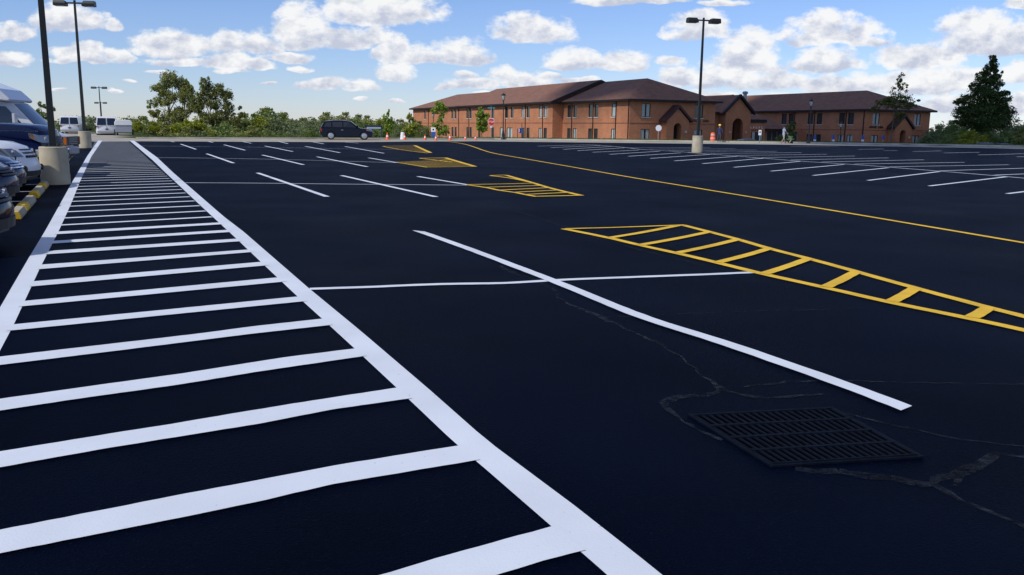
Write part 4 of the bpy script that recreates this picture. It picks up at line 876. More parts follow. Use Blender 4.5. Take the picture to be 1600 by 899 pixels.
def bus(label, loc, rz):
    top = [(-.3,.45),(-.3,1.22),(.4,1.22),(1.5,1.26),(1.85,1.18),(2.25,1.04),(2.42,.92),(2.48,.62),(2.46,.42)]
    gh = [(-.3,1.18),(-.3,2.12),(.3,2.14),(.78,2.12),(1.0,2.06),(1.76,1.20)]
    sw = [[(.12,1.27),(.12,1.96),(.80,1.95),(1.38,1.26)]]
    def ex(t, wf, wg):
        b = MB(); b.prism([(-6.2,.50),(-6.2,2.66),(-6.05,2.78),(-.55,2.78),(.10,2.75),(.72,2.50),(1.06,2.16),(1.0,2.09),(-.10,2.22),(-.32,2.10),(-.32,.50)], 'y', -1.18, 1.18); b.build('passenger_box', p_buswhite, t, bevel=.05)
        for k in range(5):
            for s_ in (-1, 1):
                x = -5.7+k*1.02; w = MB(); w.box(x, x+.85, min(s_*1.17, s_*1.192), max(s_*1.17, s_*1.192), 1.55, 2.3); w.build('side_window', cglass, t)
        r = MB(); r.box(-2.1, -1.15, -.5, .5, 2.785, 2.89); r.tube((-1.25, .2, 2.89), (-1.25, .2, 3.02), .03, n=6); r.build('roof_vent', mat('vent_grey', (.25,.25,.25)), t, bevel=.02)
        u = MB(); u.box(-6.1, -.3, -1.1, 1.1, .38, .52); u.build('skirt', plastic, t)
        bm_ = MB(); bm_.prism([(2.1,-1.0),(2.42,-.92),(2.56,-.5),(2.60,0),(2.56,.5),(2.42,.92),(2.1,1.0)], 'z', .42, .66); bm_.build('bumper', mat('dull_bumper', (.35,.36,.38), rough=.4), t, bevel=.04)
        g_ = MB(); g_.box(2.38, 2.505, -.86, .86, .72, 1.0); go = g_.build('grille_panel', plastic, t, bevel=.01)
        for k in range(4): q = MB(); z = .755+k*.06; q.box(2.506, 2.52, -.52, .52, z, z+.02); q.build('grille_bar', mat('dull_bumper', (.35,.36,.38)), go)
        for s_ in (-1, 1):
            q = MB(); q.box(2.44, 2.515, min(s_*.78, s_*.90), max(s_*.78, s_*.90), .74, .99); q.build('turn_signal', amber, t)
            m_ = MB(); m_.box(1.12, 1.20, min(s_*1.12, s_*1.38), max(s_*1.12, s_*1.38), 1.35, 1.72); m_.tube((1.16, s_*.92, 1.42), (1.16, s_*1.2, 1.5), .02, n=6); m_.build('mirror', p_buswhite, t, bevel=.02)
    for_wheels = (-4.4, 1.45)
    return vehicle('shuttle_bus', label, 'bus', p_buswhite, top, 0, 0, 1.0, (1.45,), .38, gh, sw, 1.22, (2.36, .87, .20, .4), loc, rz, None, ex, gw=(.95, .84), rear=0, mirror=False)
HD = R(13)
def park(fn, label, pnt, u_, w_, L, *a, rz=HD, **k):
    p = uw(u_, w_); c = p-Vector((math.cos(rz), math.sin(rz), 0))*L
    return fn(label, *( [pnt] if pnt else []), (c.x, c.y, plane_z(c.y)+.008), rz, *a, **k)
GP = 'cars parked nose-in along the left edge'
park(sedan, 'nearest black car, only its front bumper and wheel showing at the left edge', p_black, 12.0, -1.10, 2.28, GP)
park(sedan, 'dark blue sedan nearer the camera, nose beside the yellow wheel stops', p_navy, 17.6, -1.48, 2.28, GP)
park(sedan, 'dark blue car with chrome grille bars between the blue sedan and white hatchback', p_navy2, 20.1, -1.55, 2.28, GP)
park(hatchback, 'white hatchback with long swept headlight just left of the concrete lamp base', p_white, 22.7, -1.42, 2.02, GP)
tk = park(truck, 'big navy truck with high bonnet behind the white hatchback', p_navy, 27.4, -1.12, 2.72*1.07, GP); tk.scale = (1.07, 1.07, 1.07)
park(bus, 'white cutaway shuttle bus with raised roof cap and square grille', None, 33.0, -1.0, 2.5)
# dual rear wheels of the bus
bus_o = [o for o in C.objects if o.name == 'shuttle_bus'][0]
for s_ in (-1, 1): wheel(bus_o, -4.3, s_*1.0, .38, .3, side=s_)
van('white passenger van seen from behind, left half hidden by the second lamp base', (xat(110.5, 96), 96, .36), math.pi/2+R(20)).scale = (1, 1, .92)
van('white passenger van seen squarely from behind beyond the end of the crosswalk', (xat(164, 90), 90, .30), math.pi/2+R(24)).scale = (1, 1, .92)
crossover('black crossover with silver wheels driving along the road before the trees', p_black, (xat(539.5, 79.5), 79.5, plane_z(79.5)+.004), R(12), None).scale = (.98, 1, .95)
sedan('pale grey blue car, only its roof showing before the brick entrance', p_grey, (xat(1170, 98.5), 98.5, -.70), R(8), 'cars half hidden behind the grass rise')
sedan('grey car, only its roof showing left of its twin under the tall dark tree', p_grey, (xat(1541, 95), 95, -.78), R(5), 'cars half hidden behind the grass rise')
sedan('grey car, only its roof showing right of its twin under the tall dark tree', p_grey, (xat(1560, 97), 97, -.85), R(185), 'cars half hidden behind the grass rise')
def trailer():
    t = empty('covered_trailer', (xat(189.5, 87.4), 87.4, .44), R(24)); tag(t, 'small grey-sided trailer with white rounded cover, right of the white van', 'trailer')
    b = MB(); b.box(-.75, .75, -1.4, 1.4, .32, .98); b.build('body', mat('trailer_grey', (.30,.31,.36), rough=.4), t, bevel=.03)
    c = MB(); c.prism([(-.80,.985),(-.80,1.3),(-.62,1.5),(.62,1.5),(.80,1.3),(.80,.985)], 'y', -1.45, 1.45); c.build('cover', whitem, t, bevel=.04)
    for s_ in (-1, 1): wheel(t, s_*.72, 0, .3, .18, side=s_) if False else None
    for s_ in (-1, 1):
        w = MB(); w.lathe([(.1, -.09), (.27, -.09), (.30, -.05), (.30, .05), (.27, .09), (.1, .09)], 20, (s_*.80, 0, .30), 'X'); w.build('wheel', tyrem, t, smooth=True)
        l = MB(); l.tube((s_*.70, -1.3, 0), (s_*.70, -1.3, .34), .03, n=8); l.build('leg', galv, t)
    d = MB(); d.tube((0, 1.4, .4), (0, 2.6, .4), .04, n=8); d.build('drawbar', galv, t)
trailer()

# ------------------------------------------------------------------ signs, cones, lanterns
def post(mb, h, r=.028, z0=-.3): mb.tube((0, 0, z0), (0, 0, h), r, n=8)
def text_mesh(body, size, name, material, parent, loc, rot):
    cu_ = bpy.data.curves.new(name, 'FONT'); cu_.body = body; cu_.size = size; cu_.align_x = 'CENTER'; cu_.align_y = 'CENTER'; cu_.extrude = .003
    o = bpy.data.objects.new('tmp_text', cu_); C.objects.link(o); bpy.context.view_layer.update()
    me = bpy.data.meshes.new_from_object(o.evaluated_get(bpy.context.evaluated_depsgraph_get())); bpy.data.objects.remove(o)
    me.materials.clear(); me.materials.append(material); q = bpy.data.objects.new(name, me); C.objects.link(q); q.parent = parent; q.location = loc; q.rotation_euler = rot; return q
def ground_at(x, y): return terrain(x, y)
def stop_sign():
    x, y = xat(764.5, 92), 92; z = ground_at(x, y); t = empty('stop_sign', (x, y, z), R(-6)); tag(t, 'red octagonal stop sign with teal street name blades on top', 'sign')
    p = MB(); p.tube((0, 0, -.3), (0, 0, 3.15), .03, n=8); p.build('post', galv, t)
    a = MB(); zc = 1.6+(202.4-190.3)*92/1350-z-.2; r_ = .36
    a.prism([(r_*math.cos(R(22.5+45*k)), zc+r_*math.sin(R(22.5+45*k))) for k in range(8)], 'y', -.06, -.045); pl = a.build('sign_plate', signred, t)
    b = MB(); rr = r_+.03; b.prism([(rr*math.cos(R(22.5+45*k)), zc+rr*math.sin(R(22.5+45*k))) for k in range(8)], 'y', -.044, -.035); b.build('border', whitem, pl)
    text_mesh('STOP', .26, 'lettering', whitem, pl, (0, -.066, zc), (R(90), 0, 0))
    s = MB(); s.box(-.10, .10, -.05, -.04, zc-.60, zc-.45); s.build('small_plate', signback, t)
    for rz in (0, R(90)):
        c = MB(); Mx = Matrix.Rotation(rz, 4, 'Z'); zz_ = 3.0+(.14 if rz else 0); c.box(-.38, .38, -.012, .012, zz_, zz_+.13, Mx); c.build('street_name_blade', signteal, t)
stop_sign()
def lantern(px, Yd, ztop, label, z=None):
    x = xat(px, Yd); z = ground_at(x, Yd) if z is None else z; h = ztop-z; t = empty('lantern_post', (x, Yd, z)); tag(t, label, 'lamp post', 'black lantern posts near the brick buildings')
    p = MB(); p.lathe([(.20, -.2), (.20, .12), (.15, .2), (.16, .5), (.10, .8), (.085, .9), (.06, 1.0), (.045, h-1.0), (.05, h-.9), (.085, h-.86), (.05, h-.80), (.05, h-.74)], 14); p.build('post', blackm, t, smooth=True)
    g_ = MB(); g_.lathe([(.09, h-.72), (.19, h-.30), (.185, h-.26)], 8); g_.build('glass', mat('lantern_glass', (.50,.52,.48), rough=.25), t)
    k = MB()
    for q in range(8):
        a = 2*math.pi*q/8; k.tube((.095*math.cos(a), .095*math.sin(a), h-.73), (.20*math.cos(a), .20*math.sin(a), h-.26), .010, n=4)
    k.lathe([(.12, h-.76), (.12, h-.70)], 8); k.lathe([(.24, h-.27), (.25, h-.23), (.12, h-.10), (.05, h-.07), (.03, h), (0, h+.02)], 8); k.build('cap', blackm, t)
lantern(783.3, 89.5, 1.6+(202.6-146.5)*89.5/1350-.2, 'tall black lantern post in front of the sunlit brick wall right of the stop sign')
lantern(1261.5, 88, 1.6+(207.7-155)*88/1350-.2, 'tall black lantern post in front of the darker brick building')
lantern(674, 128, 1.6+(199.1-176)*128/1350, 'smaller distant lantern post beside the sapling at the left end of the brick building')
lantern(618, 135, 1.6+(198.4-186.5)*135/1350, 'farthest lantern, its top just showing against the trees between two saplings')
lantern(1310.5, 108, 1.6+(206.7-190.5)*108/1350, 'short slim lantern close to the wall of the darker brick building')
def plate_sign(px, Yd, plates, label, posts=((0,),), top=None, name='sign', cat='sign', group=None, postm=galv, rz=0.0, z=None):
    x = xat(px, Yd); z = ground_at(x, Yd) if z is None else z; t = empty(name, (x, Yd, z), rz); tag(t, label, cat, group)
    for q in posts:
        p = MB(); p.tube((q[0], .03, -.3), (q[0], .03, (q[1] if len(q) > 1 else top)-z), .035, n=8); p.build('post', postm, t)
    for k, (x0, x1, z0, z1, mm, nm) in enumerate(plates):
        b = MB(); b.box(x0, x1, -.02-.004*k, -.004*k, z0-z, z1-z); b.build(nm, mm, t)
    return t
H_ = lambda px, py, Yd: 1.6+(200.6-.012*(800-px)-py)*Yd/1350-.15
Yd = 88
pz = lambda px, py, Yd: (lambda d: (EYE+d.z*Yd/d.y))(ray(px, py))
t = plate_sign(674, 86.5, [(-.22,.22,pz(674,206,86.5),pz(674,199.3,86.5),whitem,'sign_plate'),(-.20,.22,pz(674,214,86.5),pz(674,206.4,86.5),signblue,'lower_plate'),(-.08,.08,pz(674,204,86.5),pz(674,201.5,86.5),blackm,'symbol')], 'white over blue sign on dark post before the building, beside the tallest sapling', top=pz(674,200,86.5), postm=mat('blue_post',(.01,.03,.08)))
plate_sign(1184.7, 86, [(-.14,.14,pz(1184,211.5,86),pz(1184,203.3,86),whitem,'sign_plate'),(-.06,.06,pz(1184,208,86),pz(1184,205.5,86),blackm,'symbol')], 'upright white sign with black symbol, on a post before the entrance canopy', top=pz(1184,204,86), postm=mat('pale_blue_post',(.12,.18,.22)))
t = plate_sign(1026, 90, [], 'round pale traffic sign facing away, in front of the arched side porch', top=pz(1026,200,90))
b = MB(); zc = pz(1026.2,200.4,90)-t.location.z; b.prism([(.31*math.cos(a), zc+.31*math.sin(a)) for a in np.linspace(0, 2*math.pi, 24, endpoint=False)], 'y', -.03, -.015); b.build('sign_plate', signback, t)
plate_sign(809, 91, [(-.06,.28,pz(809,208.3,91),pz(809,200.3,91),signblue,'sign_plate'),(-.04,.0,pz(809,206.5,91),pz(809,201.5,91),whitem,'symbol')], 'small blue sign on two dark posts before the sunlit brick wall', posts=((-.22, pz(809,201,91)), (.22, pz(812,193.5,91))), postm=mat('blue_post',(.01,.03,.08)))
for px_, lb in ((1271,'leftmost low blue and white parking sign, right of the black lantern post'),(1300,'low blue and white parking sign left of the slim lantern at the darker building'),(1346,'low blue and white parking sign under the lettering of the darker building'),(1378,'low blue parking sign left of the leafy young tree trunk')):
    y_ = 93; plate_sign(px_, y_, [(-.14,.14,pz(px_,218,y_),pz(px_,211.5,y_),mat('parking_blue',(.06,.10,.35)),'sign_plate')]+([(-.14,.14,pz(px_,221.5,y_),pz(px_,218.2,y_),whitem,'lower_plate')] if px_ != 1378 else []), lb, top=pz(px_,212,y_), name='parking_sign', group='low blue and white parking signs along the darker building')
t = empty('notice_board', (xat(581, 88), 88, ground_at(xat(581, 88), 88)), R(4)); tag(t, 'dark blue framed notice board on two posts, right of the black crossover', 'sign')
z_ = t.location.z
for s_ in (-.78, .78):
    b = MB(); b.box(s_-.06, s_+.06, -.06, .06, -.3, pz(581,195.6,88)-z_); b.build('post', mat('blue_post',(.01,.03,.08)), t)
b = MB(); b.box(-.72, .72, -.04, .04, pz(581,202,88)-z_, pz(581,197,88)-z_); b.prism([(-.95, pz(581,196.8,88)-z_), (.95, pz(581,196.8,88)-z_), (.95, pz(581,195.6,88)-z_), (-.95, pz(581,195.6,88)-z_)], 'y', -.12, .12); b.build('header', mat('blue_post',(.01,.03,.08)), t)
b = MB(); b.box(-.70, .70, -.055, -.042, pz(581,201.5,88)-z_, pz(581,198.6,88)-z_); b.build('sign_face', mat('board_face',(.30,.36,.45)), t)
def cone():
    t = empty('traffic_cone', (0, 0, 0)); b = MB(); b.box(-.19, .19, -.19, .19, 0, .035); b.lathe([(.155, .035), (.10, .24)], 18); b.lathe([(.068, .38), (.03, .58), (.028, .60), (0, .60)], 18); b.build('cone_body', orange, t, smooth=True)
    s = MB(); s.lathe([(.101, .24), (.069, .38)], 18); s.build('white_band', whitem, t, smooth=True); return t
cn = None
for k, (px_, py_, Yc, sc, lb) in enumerate([(602,219,81,1.15,'orange cone beside the sapling nearest the notice board'),(629,219,81.5,1.0,'orange cone just right of the white barrel'),(661,220,82,.9,'orange cone below the far left corner of the brick building'),
    (678,220.5,80,.9,'orange cone just right of the white and blue sign post'),(700,220.3,82,1.0,'orange cone where the yellow lane line begins'),(724,219.5,84,.8,'orange cone left of the sapling beside the stop sign'),(740,219.7,84,.8,'orange cone at the foot of the sapling beside the stop sign')]):
    x = xat(px_, Yc); loc = (x, Yc, (plane_z(Yc)+.005) if Yc < verge(x) else terrain(x, Yc))
    c_ = cone() if cn is None else dup(cn, loc)
    if cn is None: cn = c_; c_.location = loc
    c_.scale = (sc,)*3; tag(c_, lb, 'cone', 'orange traffic cones along the road')
bz = (xat(626, 84), 84); b = MB(); b.lathe([(.26, 0), (.27, .12), (.23, .14), (.22, .42), (.20, .44), (.19, .62), (.17, .64), (.16, .70), (0, .72)], 18)
tag(b.build('traffic_barrel', whitem, smooth=True, loc=(bz[0], bz[1], terrain(*bz))), 'white round barrel standing left of an orange cone before the trees', 'barrel')
x, y = xat(1111.5, 89.5), 89.5; t = empty('construction_barrel', (x, y, terrain(x, y))); tag(t, 'orange construction barrel beside the worker in the yellow hard hat', 'barrel')
b = MB(); b.lathe([(.33, 0), (.34, .08), (.28, .1), (.27, .35)], 18); b.lathe([(.25, .5), (.24, .7)], 18); b.lathe([(.22, .85), (.2, .98), (0, 1.0)], 18); b.build('barrel_body', orange, t, smooth=True)
b = MB(); b.lathe([(.271, .35), (.251, .5)], 18); b.lathe([(.241, .7), (.221, .85)], 18); b.build('white_band', mat('faded_band', (.6,.35,.3)), t, smooth=True)
x, y = xat(308, 89), 89; b = MB(); b.tube((0, 0, -.3), (0, 0, .85), .06, .055, n=8); tag(b.build('marker_post', mat('yellow_wood', (.30,.26,.07)), loc=(x, y, terrain(x, y))), 'short yellowish marker post at the edge of the trees below the big left tree', 'post')
x, y = xat(470, 86), 86; b = MB(); b.prism([(-.5, 0), (-.35, .10), (.1, .14), (.4, .08), (.5, 0)], 'y', -.2, .2); tag(b.build('flat_stone', whitem, loc=(x, y, terrain(x, y)+.01), bevel=.03), 'small flat white stone lying in the grass left of the black crossover', 'stone')
# white gabled shed far behind on the right
x, y = xat(1461, 150), 150; t = empty('white_shed', (x, y, terrain(x, y)), R(20)); tag(t, 'far white gabled shed between the darker building and the bushes', 'shed')
b = MB(); b.box(-1.0, 1.0, -1.2, 1.2, -.5, 1.2); b.prism([(-1.0, 1.2), (1.0, 1.2), (0, 2.0)], 'y', -1.2, 1.2); b.build('wall', whitem, t)
b = MB()
for s_ in (-1, 1): b.idx([(s_*1.15, -1.35, 1.1), (0, -1.35, 2.05), (0, 1.35, 2.05), (s_*1.15, 1.35, 1.1)], [(0,1,2,3)])
b.build('roof', mat('shed_roof', (.3,.27,.25)), t)

# ------------------------------------------------------------------ trees
def leaves(name, blobs, n, size, material, parent=None, seed=0, flat=.0, sub=14, subr=.38):
    rg = np.random.default_rng(seed); B = np.array([b[:6] for b in blobs], float); wt = np.array([b[3]*b[4]*b[5] for b in blobs])**.8; wt /= wt.sum()
    cl = []
    for b, w_ in zip(B, wt):
        k = max(3, int(sub*len(B)*w_)+2)
        d = rg.normal(size=(k, 3)); d /= np.linalg.norm(d, axis=1)[:, None]; r = rg.uniform(.35, .92, (k, 1))
        c = b[:3]+d*r*b[3:6]; cl += [(c[i], b[3:6]*subr*rg.uniform(.55, 1.25)) for i in range(k)]
    idx = rg.integers(0, len(cl), n); cc_ = np.array([c for c, _ in cl])[idx]; rr = np.array([r for _, r in cl])[idx]
    d = rg.normal(size=(n, 3)); d /= np.linalg.norm(d, axis=1)[:, None]; p = cc_+d*rr*(rg.uniform(0, 1, (n, 1))**.5)
    a = rg.normal(size=(n, 3)); a /= np.linalg.norm(a, axis=1)[:, None]; b2 = np.cross(a, rg.normal(size=(n, 3))); b2 /= np.linalg.norm(b2, axis=1)[:, None]
    s = size*rg.uniform(.55, 1.3, (n, 1)); a = a*s; b2 = b2*s*.62
    v = np.stack([p-a*.5, p-b2*.5, p+a*.5, p+b2*.5], 1).reshape(-1, 3)
    me = bpy.data.meshes.new(name); me.vertices.add(4*n); me.vertices.foreach_set('co', v.ravel()); me.loops.add(4*n); me.loops.foreach_set('vertex_index', np.arange(4*n, dtype=np.int32))
    me.polygons.add(n); me.polygons.foreach_set('loop_start', np.arange(0, 4*n, 4, dtype=np.int32)); me.polygons.foreach_set('loop_total', np.full(n, 4, dtype=np.int32)); me.update(); me.validate()
    me.materials.append(material); o = bpy.data.objects.new(name, me); C.objects.link(o)
    if parent: o.parent = parent
    return o
L_olive = leafmat('olive_leaves', (.22, .235, .075)); L_mid = leafmat('mid_green_leaves', (.150, .200, .065)); L_dark = leafmat('dark_green_leaves', (.050, .082, .020), .4, .12)
L_yel = leafmat('yellow_green_leaves', (.24, .26, .03)); L_grey = leafmat('grey_green_leaves', (.18, .21, .11)); L_fresh = leafmat('fresh_green_leaves', (.20, .28, .035))
def tree(name, label, loc, blobs, n, size, lm_, trunk, cat='tree', group=None, seed=0, limbs=8, tr=.16, sub=14, subr=.38, stems=None):
    t = empty(name, loc); tag(t, label, cat, group); rg = random.Random(seed)
    leaves('crown', blobs, n, size, lm_, t, seed, sub=sub, subr=subr)
    m_ = MB()
    for (sx, sy, tx, ty, th, r_) in (stems or [(0, 0, 0, 0, trunk, tr)]):
        k = 6; prev = Vector((sx, sy, -.4))
        for i in range(k):
            f = (i+1)/k; q = Vector((sx+(tx-sx)*f+rg.uniform(-.06, .06)*th*.15, sy+(ty-sy)*f, -.4+(th+.4)*f)); m_.tube(prev, q, r_*(1-.75*i/k), r_*(1-.75*(i+1)/k), n=7, caps=False); prev = q
            if i >= 2 or th < 3:
                for _ in range(max(1, limbs//5)):
                    b = rg.choice(blobs); e = Vector((b[0]+rg.uniform(-.6, .6)*b[3], b[1]+rg.uniform(-.6, .6)*b[4], b[2]+rg.uniform(-.3, .5)*b[5]))
                    if e.z > q.z: mid = q.lerp(e, .5)+Vector((0, 0, -.05*(e-q).length)); m_.tube(q, mid, r_*.32, r_*.2, n=5, caps=False); m_.tube(mid, e, r_*.2, r_*.06, n=5, caps=False)
    m_.build('trunk', bark, t, smooth=True)
    return t
# helper: blobs given in photograph offsets, turned into metres at the tree's distance
def pb(L, cx, Yd, zb, depth=.9):
    o = []
    for (px_, py_, rx, ry) in L:
        k = Yd/1373.0; X_ = (px_-cx)*k; Zc = pz(px_, py_, Yd)-zb; o.append((X_, 0, Zc, rx*k, max(rx, ry)*k*depth, ry*k))
    return o
# big pair of trees, left
Yb = 112; zb = terrain(xat(270, Yb), Yb)
tree('deciduous_tree', 'tall open-crowned tree on the left with sky showing through, left one of the big pair', (xat(268, Yb), Yb, zb), pb([(268,125,17,14),(252,140,15,13),(285,133,12,16),(262,155,17,13),(290,152,15,14),(243,160,10,10),(240,178,10,9),(258,182,15,10),(232,165,5,7),(298,165,12,12),(288,142,9,9),(235,178,8,8),(280,178,18,12),(296,135,9,10),(250,198,18,10),(275,196,14,12)], 268, Yb, zb), 22000, .20, L_olive, 8, group='big pair of trees left of centre', seed=3, tr=.26, sub=26, subr=.38, stems=[(-.4, 0, -.6, 0, 7.2, .24), (.6, .2, 1.4, .2, 7.0, .2), (-1.2, 0, -2.3, 0, 4.6, .12)], limbs=12)
Yb = 109; zb = terrain(xat(335, Yb), Yb)
tree('deciduous_tree', 'darker spreading tree with bare lower limbs, right one of the big pair', (xat(332, Yb), Yb, zb), pb([(322,135,11,15),(340,142,12,13),(352,152,13,12),(315,152,12,12),(330,160,15,13),(355,168,12,10),(345,180,14,10),(365,184,11,8),(312,172,10,12),(325,185,18,12),(350,196,18,10),(378,178,7,5),(305,162,10,12),(372,168,6,5),(362,196,14,9),(332,146,9,8)], 332, Yb, zb), 20000, .20, leafmat('deep_olive_leaves', (.165, .18, .055)), 8, group='big pair of trees left of centre', seed=8, tr=.24, sub=26, subr=.38, stems=[(0, 0, -.4, 0, 6.2, .2), (.5, .1, 1.5, .1, 5.6, .17), (-1, 0, -1.3, 0, 5.0, .12)], limbs=12)
# understorey in front of them
for px_, py_, rx, ry, lm_, lb in ((300,196,22,19,L_yel,'rounded yellow-green bush at the foot of the big pair of trees'),(245,202,20,14,L_olive,'olive bush at the left foot of the big pair of trees'),(345,203,22,13,L_mid,'green bush at the right foot of the big pair of trees')):
    Yb = 104; zb = terrain(xat(px_, Yb), Yb); tree('bush', lb, (xat(px_, Yb), Yb, zb), pb([(px_,py_,rx*.8,ry*.8),(px_-rx*.4,py_+6,rx*.6,ry*.7),(px_+rx*.45,py_+5,rx*.55,ry*.7)], px_, Yb, zb), 3200, .26, lm_, 1.6, 'bush', 'bushes at the foot of the big pair of trees', seed=int(px_), tr=.08)
# trees of the wooded band: four crowns, copied
protos = []
for k, (lm_, a) in enumerate(((L_mid, 1.0), (L_olive, 1.15), (L_grey, .9), (L_yel, .85))):
    bl = [(0, 0, 2.6, 1.9*a, 1.8, 1.7), (-1.1, .3, 1.7, 1.4, 1.3, 1.4), (1.2, -.2, 1.9, 1.4*a, 1.3, 1.5), (.2, -.9, 1.1, 1.9, 1.2, 1.3), (.3, .2, 3.7, 1.0, 1.0, 1.0)]
    protos.append((bl, lm_))
BL = ['mid green bushy tree in the wooded band beyond the road', 'olive green bushy tree in the wooded band beyond the road', 'grey green bushy tree in the wooded band beyond the road', 'yellow green bushy tree in the wooded band beyond the road']
made = {}
rt = random.Random(5)
topline = [(100,184),(130,184),(150,184),(175,188),(205,186),(225,186),(250,190),(350,190),(385,183),(400,177),(418,172),(432,180),(448,188),(470,187),(490,183),(515,180),(540,178),(565,182),(590,184),(620,186),(650,190),(665,194)]
def topy(px_): return float(np.interp(px_, [p[0] for p in topline], [p[1] for p in topline]))
def put(k, px_, Yd, ty, lab=BL, grp='bushy trees of the wooded band beyond the road', wide=1.0):
    x = xat(px_, Yd); z = terrain(x, Yd); h = max(1.2, pz(px_, ty, Yd)-z); sc = h/4.5
    if k not in made:
        bl, lm_ = protos[k]; made[k] = tree('bushy_tree', lab[k], (x, Yd, z), bl, 9000, .215, lm_, 2.6, 'tree', grp, seed=k+40, tr=.10, sub=26, subr=.44); o = made[k]
    else: o = dup(made[k], (x, Yd, z), rt.uniform(0, 6.28), lab[k], grp)
    o.scale = (sc*wide, sc*wide, sc); return o
px_ = 98
while px_ < 668:
    k = rt.choice([0, 0, 1, 1, 2]); put(k, px_, rt.uniform(124, 136), topy(px_)+rt.uniform(-1, 3), wide=1.35); px_ += rt.uniform(13, 18)
px_ = 90
while px_ < 662:
    k = rt.choice([0, 1, 2, 2, 3]); put(k, px_, rt.uniform(106, 118), topy(px_)+rt.uniform(4, 12), wide=1.25); px_ += rt.uniform(15, 22)
px_ = 212
while px_ < 650:
    k = rt.choice([0, 1, 2, 3, 3]); put(k, px_, rt.uniform(97, 102), rt.uniform(199, 206), wide=1.5); px_ += rt.uniform(18, 30)
# hump of three
for px_, ty in ((403,177),(418,171),(432,180)): put(0, px_, 121, ty)
# branch ends beside the first lamp pole, tree behind the bus
Yb = 62; x = xat(66, Yb); z = .2
tree('small_tree', 'small tree behind the shuttle bus, its branch tips showing beside the nearest lamp pole', (x, Yb, z), pb([(62,164,6,4),(70,167,7,4),(80,171,6,3),(58,176,9,6),(70,182,10,6)], 66, Yb, z), 700, .20, L_mid, 2.0, seed=77, tr=.07, sub=8)
# saplings along the road
for px_, Yd, tb, nb_, lb, bl, lm_, n in ((603,98,169,217,'slim sapling just right of the notice board', [(604,176,3,7),(600,186,6,8),(607,190,7,9),(603,200,9,9),(600,206,8,6)], L_fresh, 1500),
    (638,97,173,217,'yellow-green sapling between the white barrel and the brick building', [(638,180,4,7),(637,190,7,8),(641,198,11,8),(634,204,11,7),(640,208,9,5)], L_yel, 2000),
    (684,94,156,218,'tallest sapling in front of the far end of the long sunlit building', [(684,165,7,9),(679,172,8,8),(689,174,7,10),(684,188,6,8),(680,198,9,7),(690,202,10,8),(685,207,9,6)], L_fresh, 2600),
    (750,93,167,218,'round headed sapling left of the stop sign', [(750,175,6,8),(746,183,8,9),(755,186,8,10),(750,196,11,10),(748,203,8,5)], L_fresh, 2400)):
    x = xat(px_, Yd); z = terrain(x, Yd); tree('sapling', lb, (x, Yd, z), pb(bl, px_, Yd, z), n, .19, lm_, pz(px_, nb_-34, Yd)-z, 'tree', 'saplings along the far road', seed=int(px_), tr=.05, sub=9, subr=.45)
# young tree in front of the darker building
Yd = 90; x = xat(1391, Yd); z = terrain(x, Yd)
tree('young_tree', 'leafy young tree with a thin upright top in front of the darker building', (x, Yd, z), pb([(1398,122,7,8),(1395,135,10,9),(1403,138,7,8),(1390,150,14,8),(1405,155,16,8),(1375,160,15,9),(1395,164,22,9),(1415,165,14,8),(1425,158,6,4),(1362,168,8,6),(1400,178,12,7),(1404,186,6,6),(1395,192,5,6)], 1391, Yd, z), 4200, .17, leafmat('shaded_olive_leaves', (.085, .100, .024)), 5.2, seed=91, tr=.07, sub=12, subr=.40, limbs=14)
Yd = 92; x = xat(1233, Yd); z = terrain(x, Yd)
tree('evergreen_shrub', 'dark upright evergreen shrub behind the man in the pale shirt', (x, Yd, z), pb([(1232,200,7,9),(1234,210,8,9),(1230,217,8,7),(1236,194,4,5),(1215,216,7,6)], 1233, Yd, z), 2600, .13, L_dark, 1.2, 'shrub', seed=6, tr=.05)
# tall dark tree on the right and the bushes under it
Yd = 100; x = xat(1530, Yd); z = terrain(x, Yd)
tree('conical_tree', 'tall dark cone-shaped tree at the right, standing above the bushes', (x, Yd, z), pb([(1537,92,6,9),(1536,104,12,11),(1524,112,9,9),(1545,114,9,9),(1520,124,12,10),(1535,128,16,13),(1514,138,10,9),(1548,134,9,9),(1530,148,25,14),(1505,158,14,11),(1558,152,12,11),(1492,160,9,8),(1567,145,6,6),(1520,170,27,14),(1550,168,22,14),(1502,178,18,11),(1565,178,15,11),(1530,188,34,13),(1500,190,15,9),(1560,190,17,10),(1530,200,22,8)], 1530, Yd, z, .8), 46000, .18, L_dark, 8.4, seed=21, tr=.22, sub=30, subr=.44, limbs=20)
for k, (px_, Yb, ty, wide) in enumerate([(1468,118,196,1.2),(1482,108,190,1.2),(1500,112,192,1.3),(1522,104,203,1.2),(1545,106,200,1.2),(1566,110,186,1.2),(1585,108,196,1.3),(1602,106,196,1.3),(1622,108,190,1.3),(1645,110,192,1.3),(1455,106,206,1.2),(1492,99,206,1.3),(1512,97,205,1.2),(1532,98,212,1.1),(1572,98,206,1.3),(1592,98,204,1.3),(1475,98,212,1.2)]):
    put([2,0,2,3,0,2,2,0,2,0,2,0,3,3,0,1,0][k], px_, Yb, ty, ['mid green bush under the tall cone-shaped tree at the right', 'olive bush under the tall cone-shaped tree at the right', 'grey green bush under the tall cone-shaped tree at the right', 'yellow green bush under the tall cone-shaped tree at the right'], 'bushes around the tall cone-shaped tree', wide)
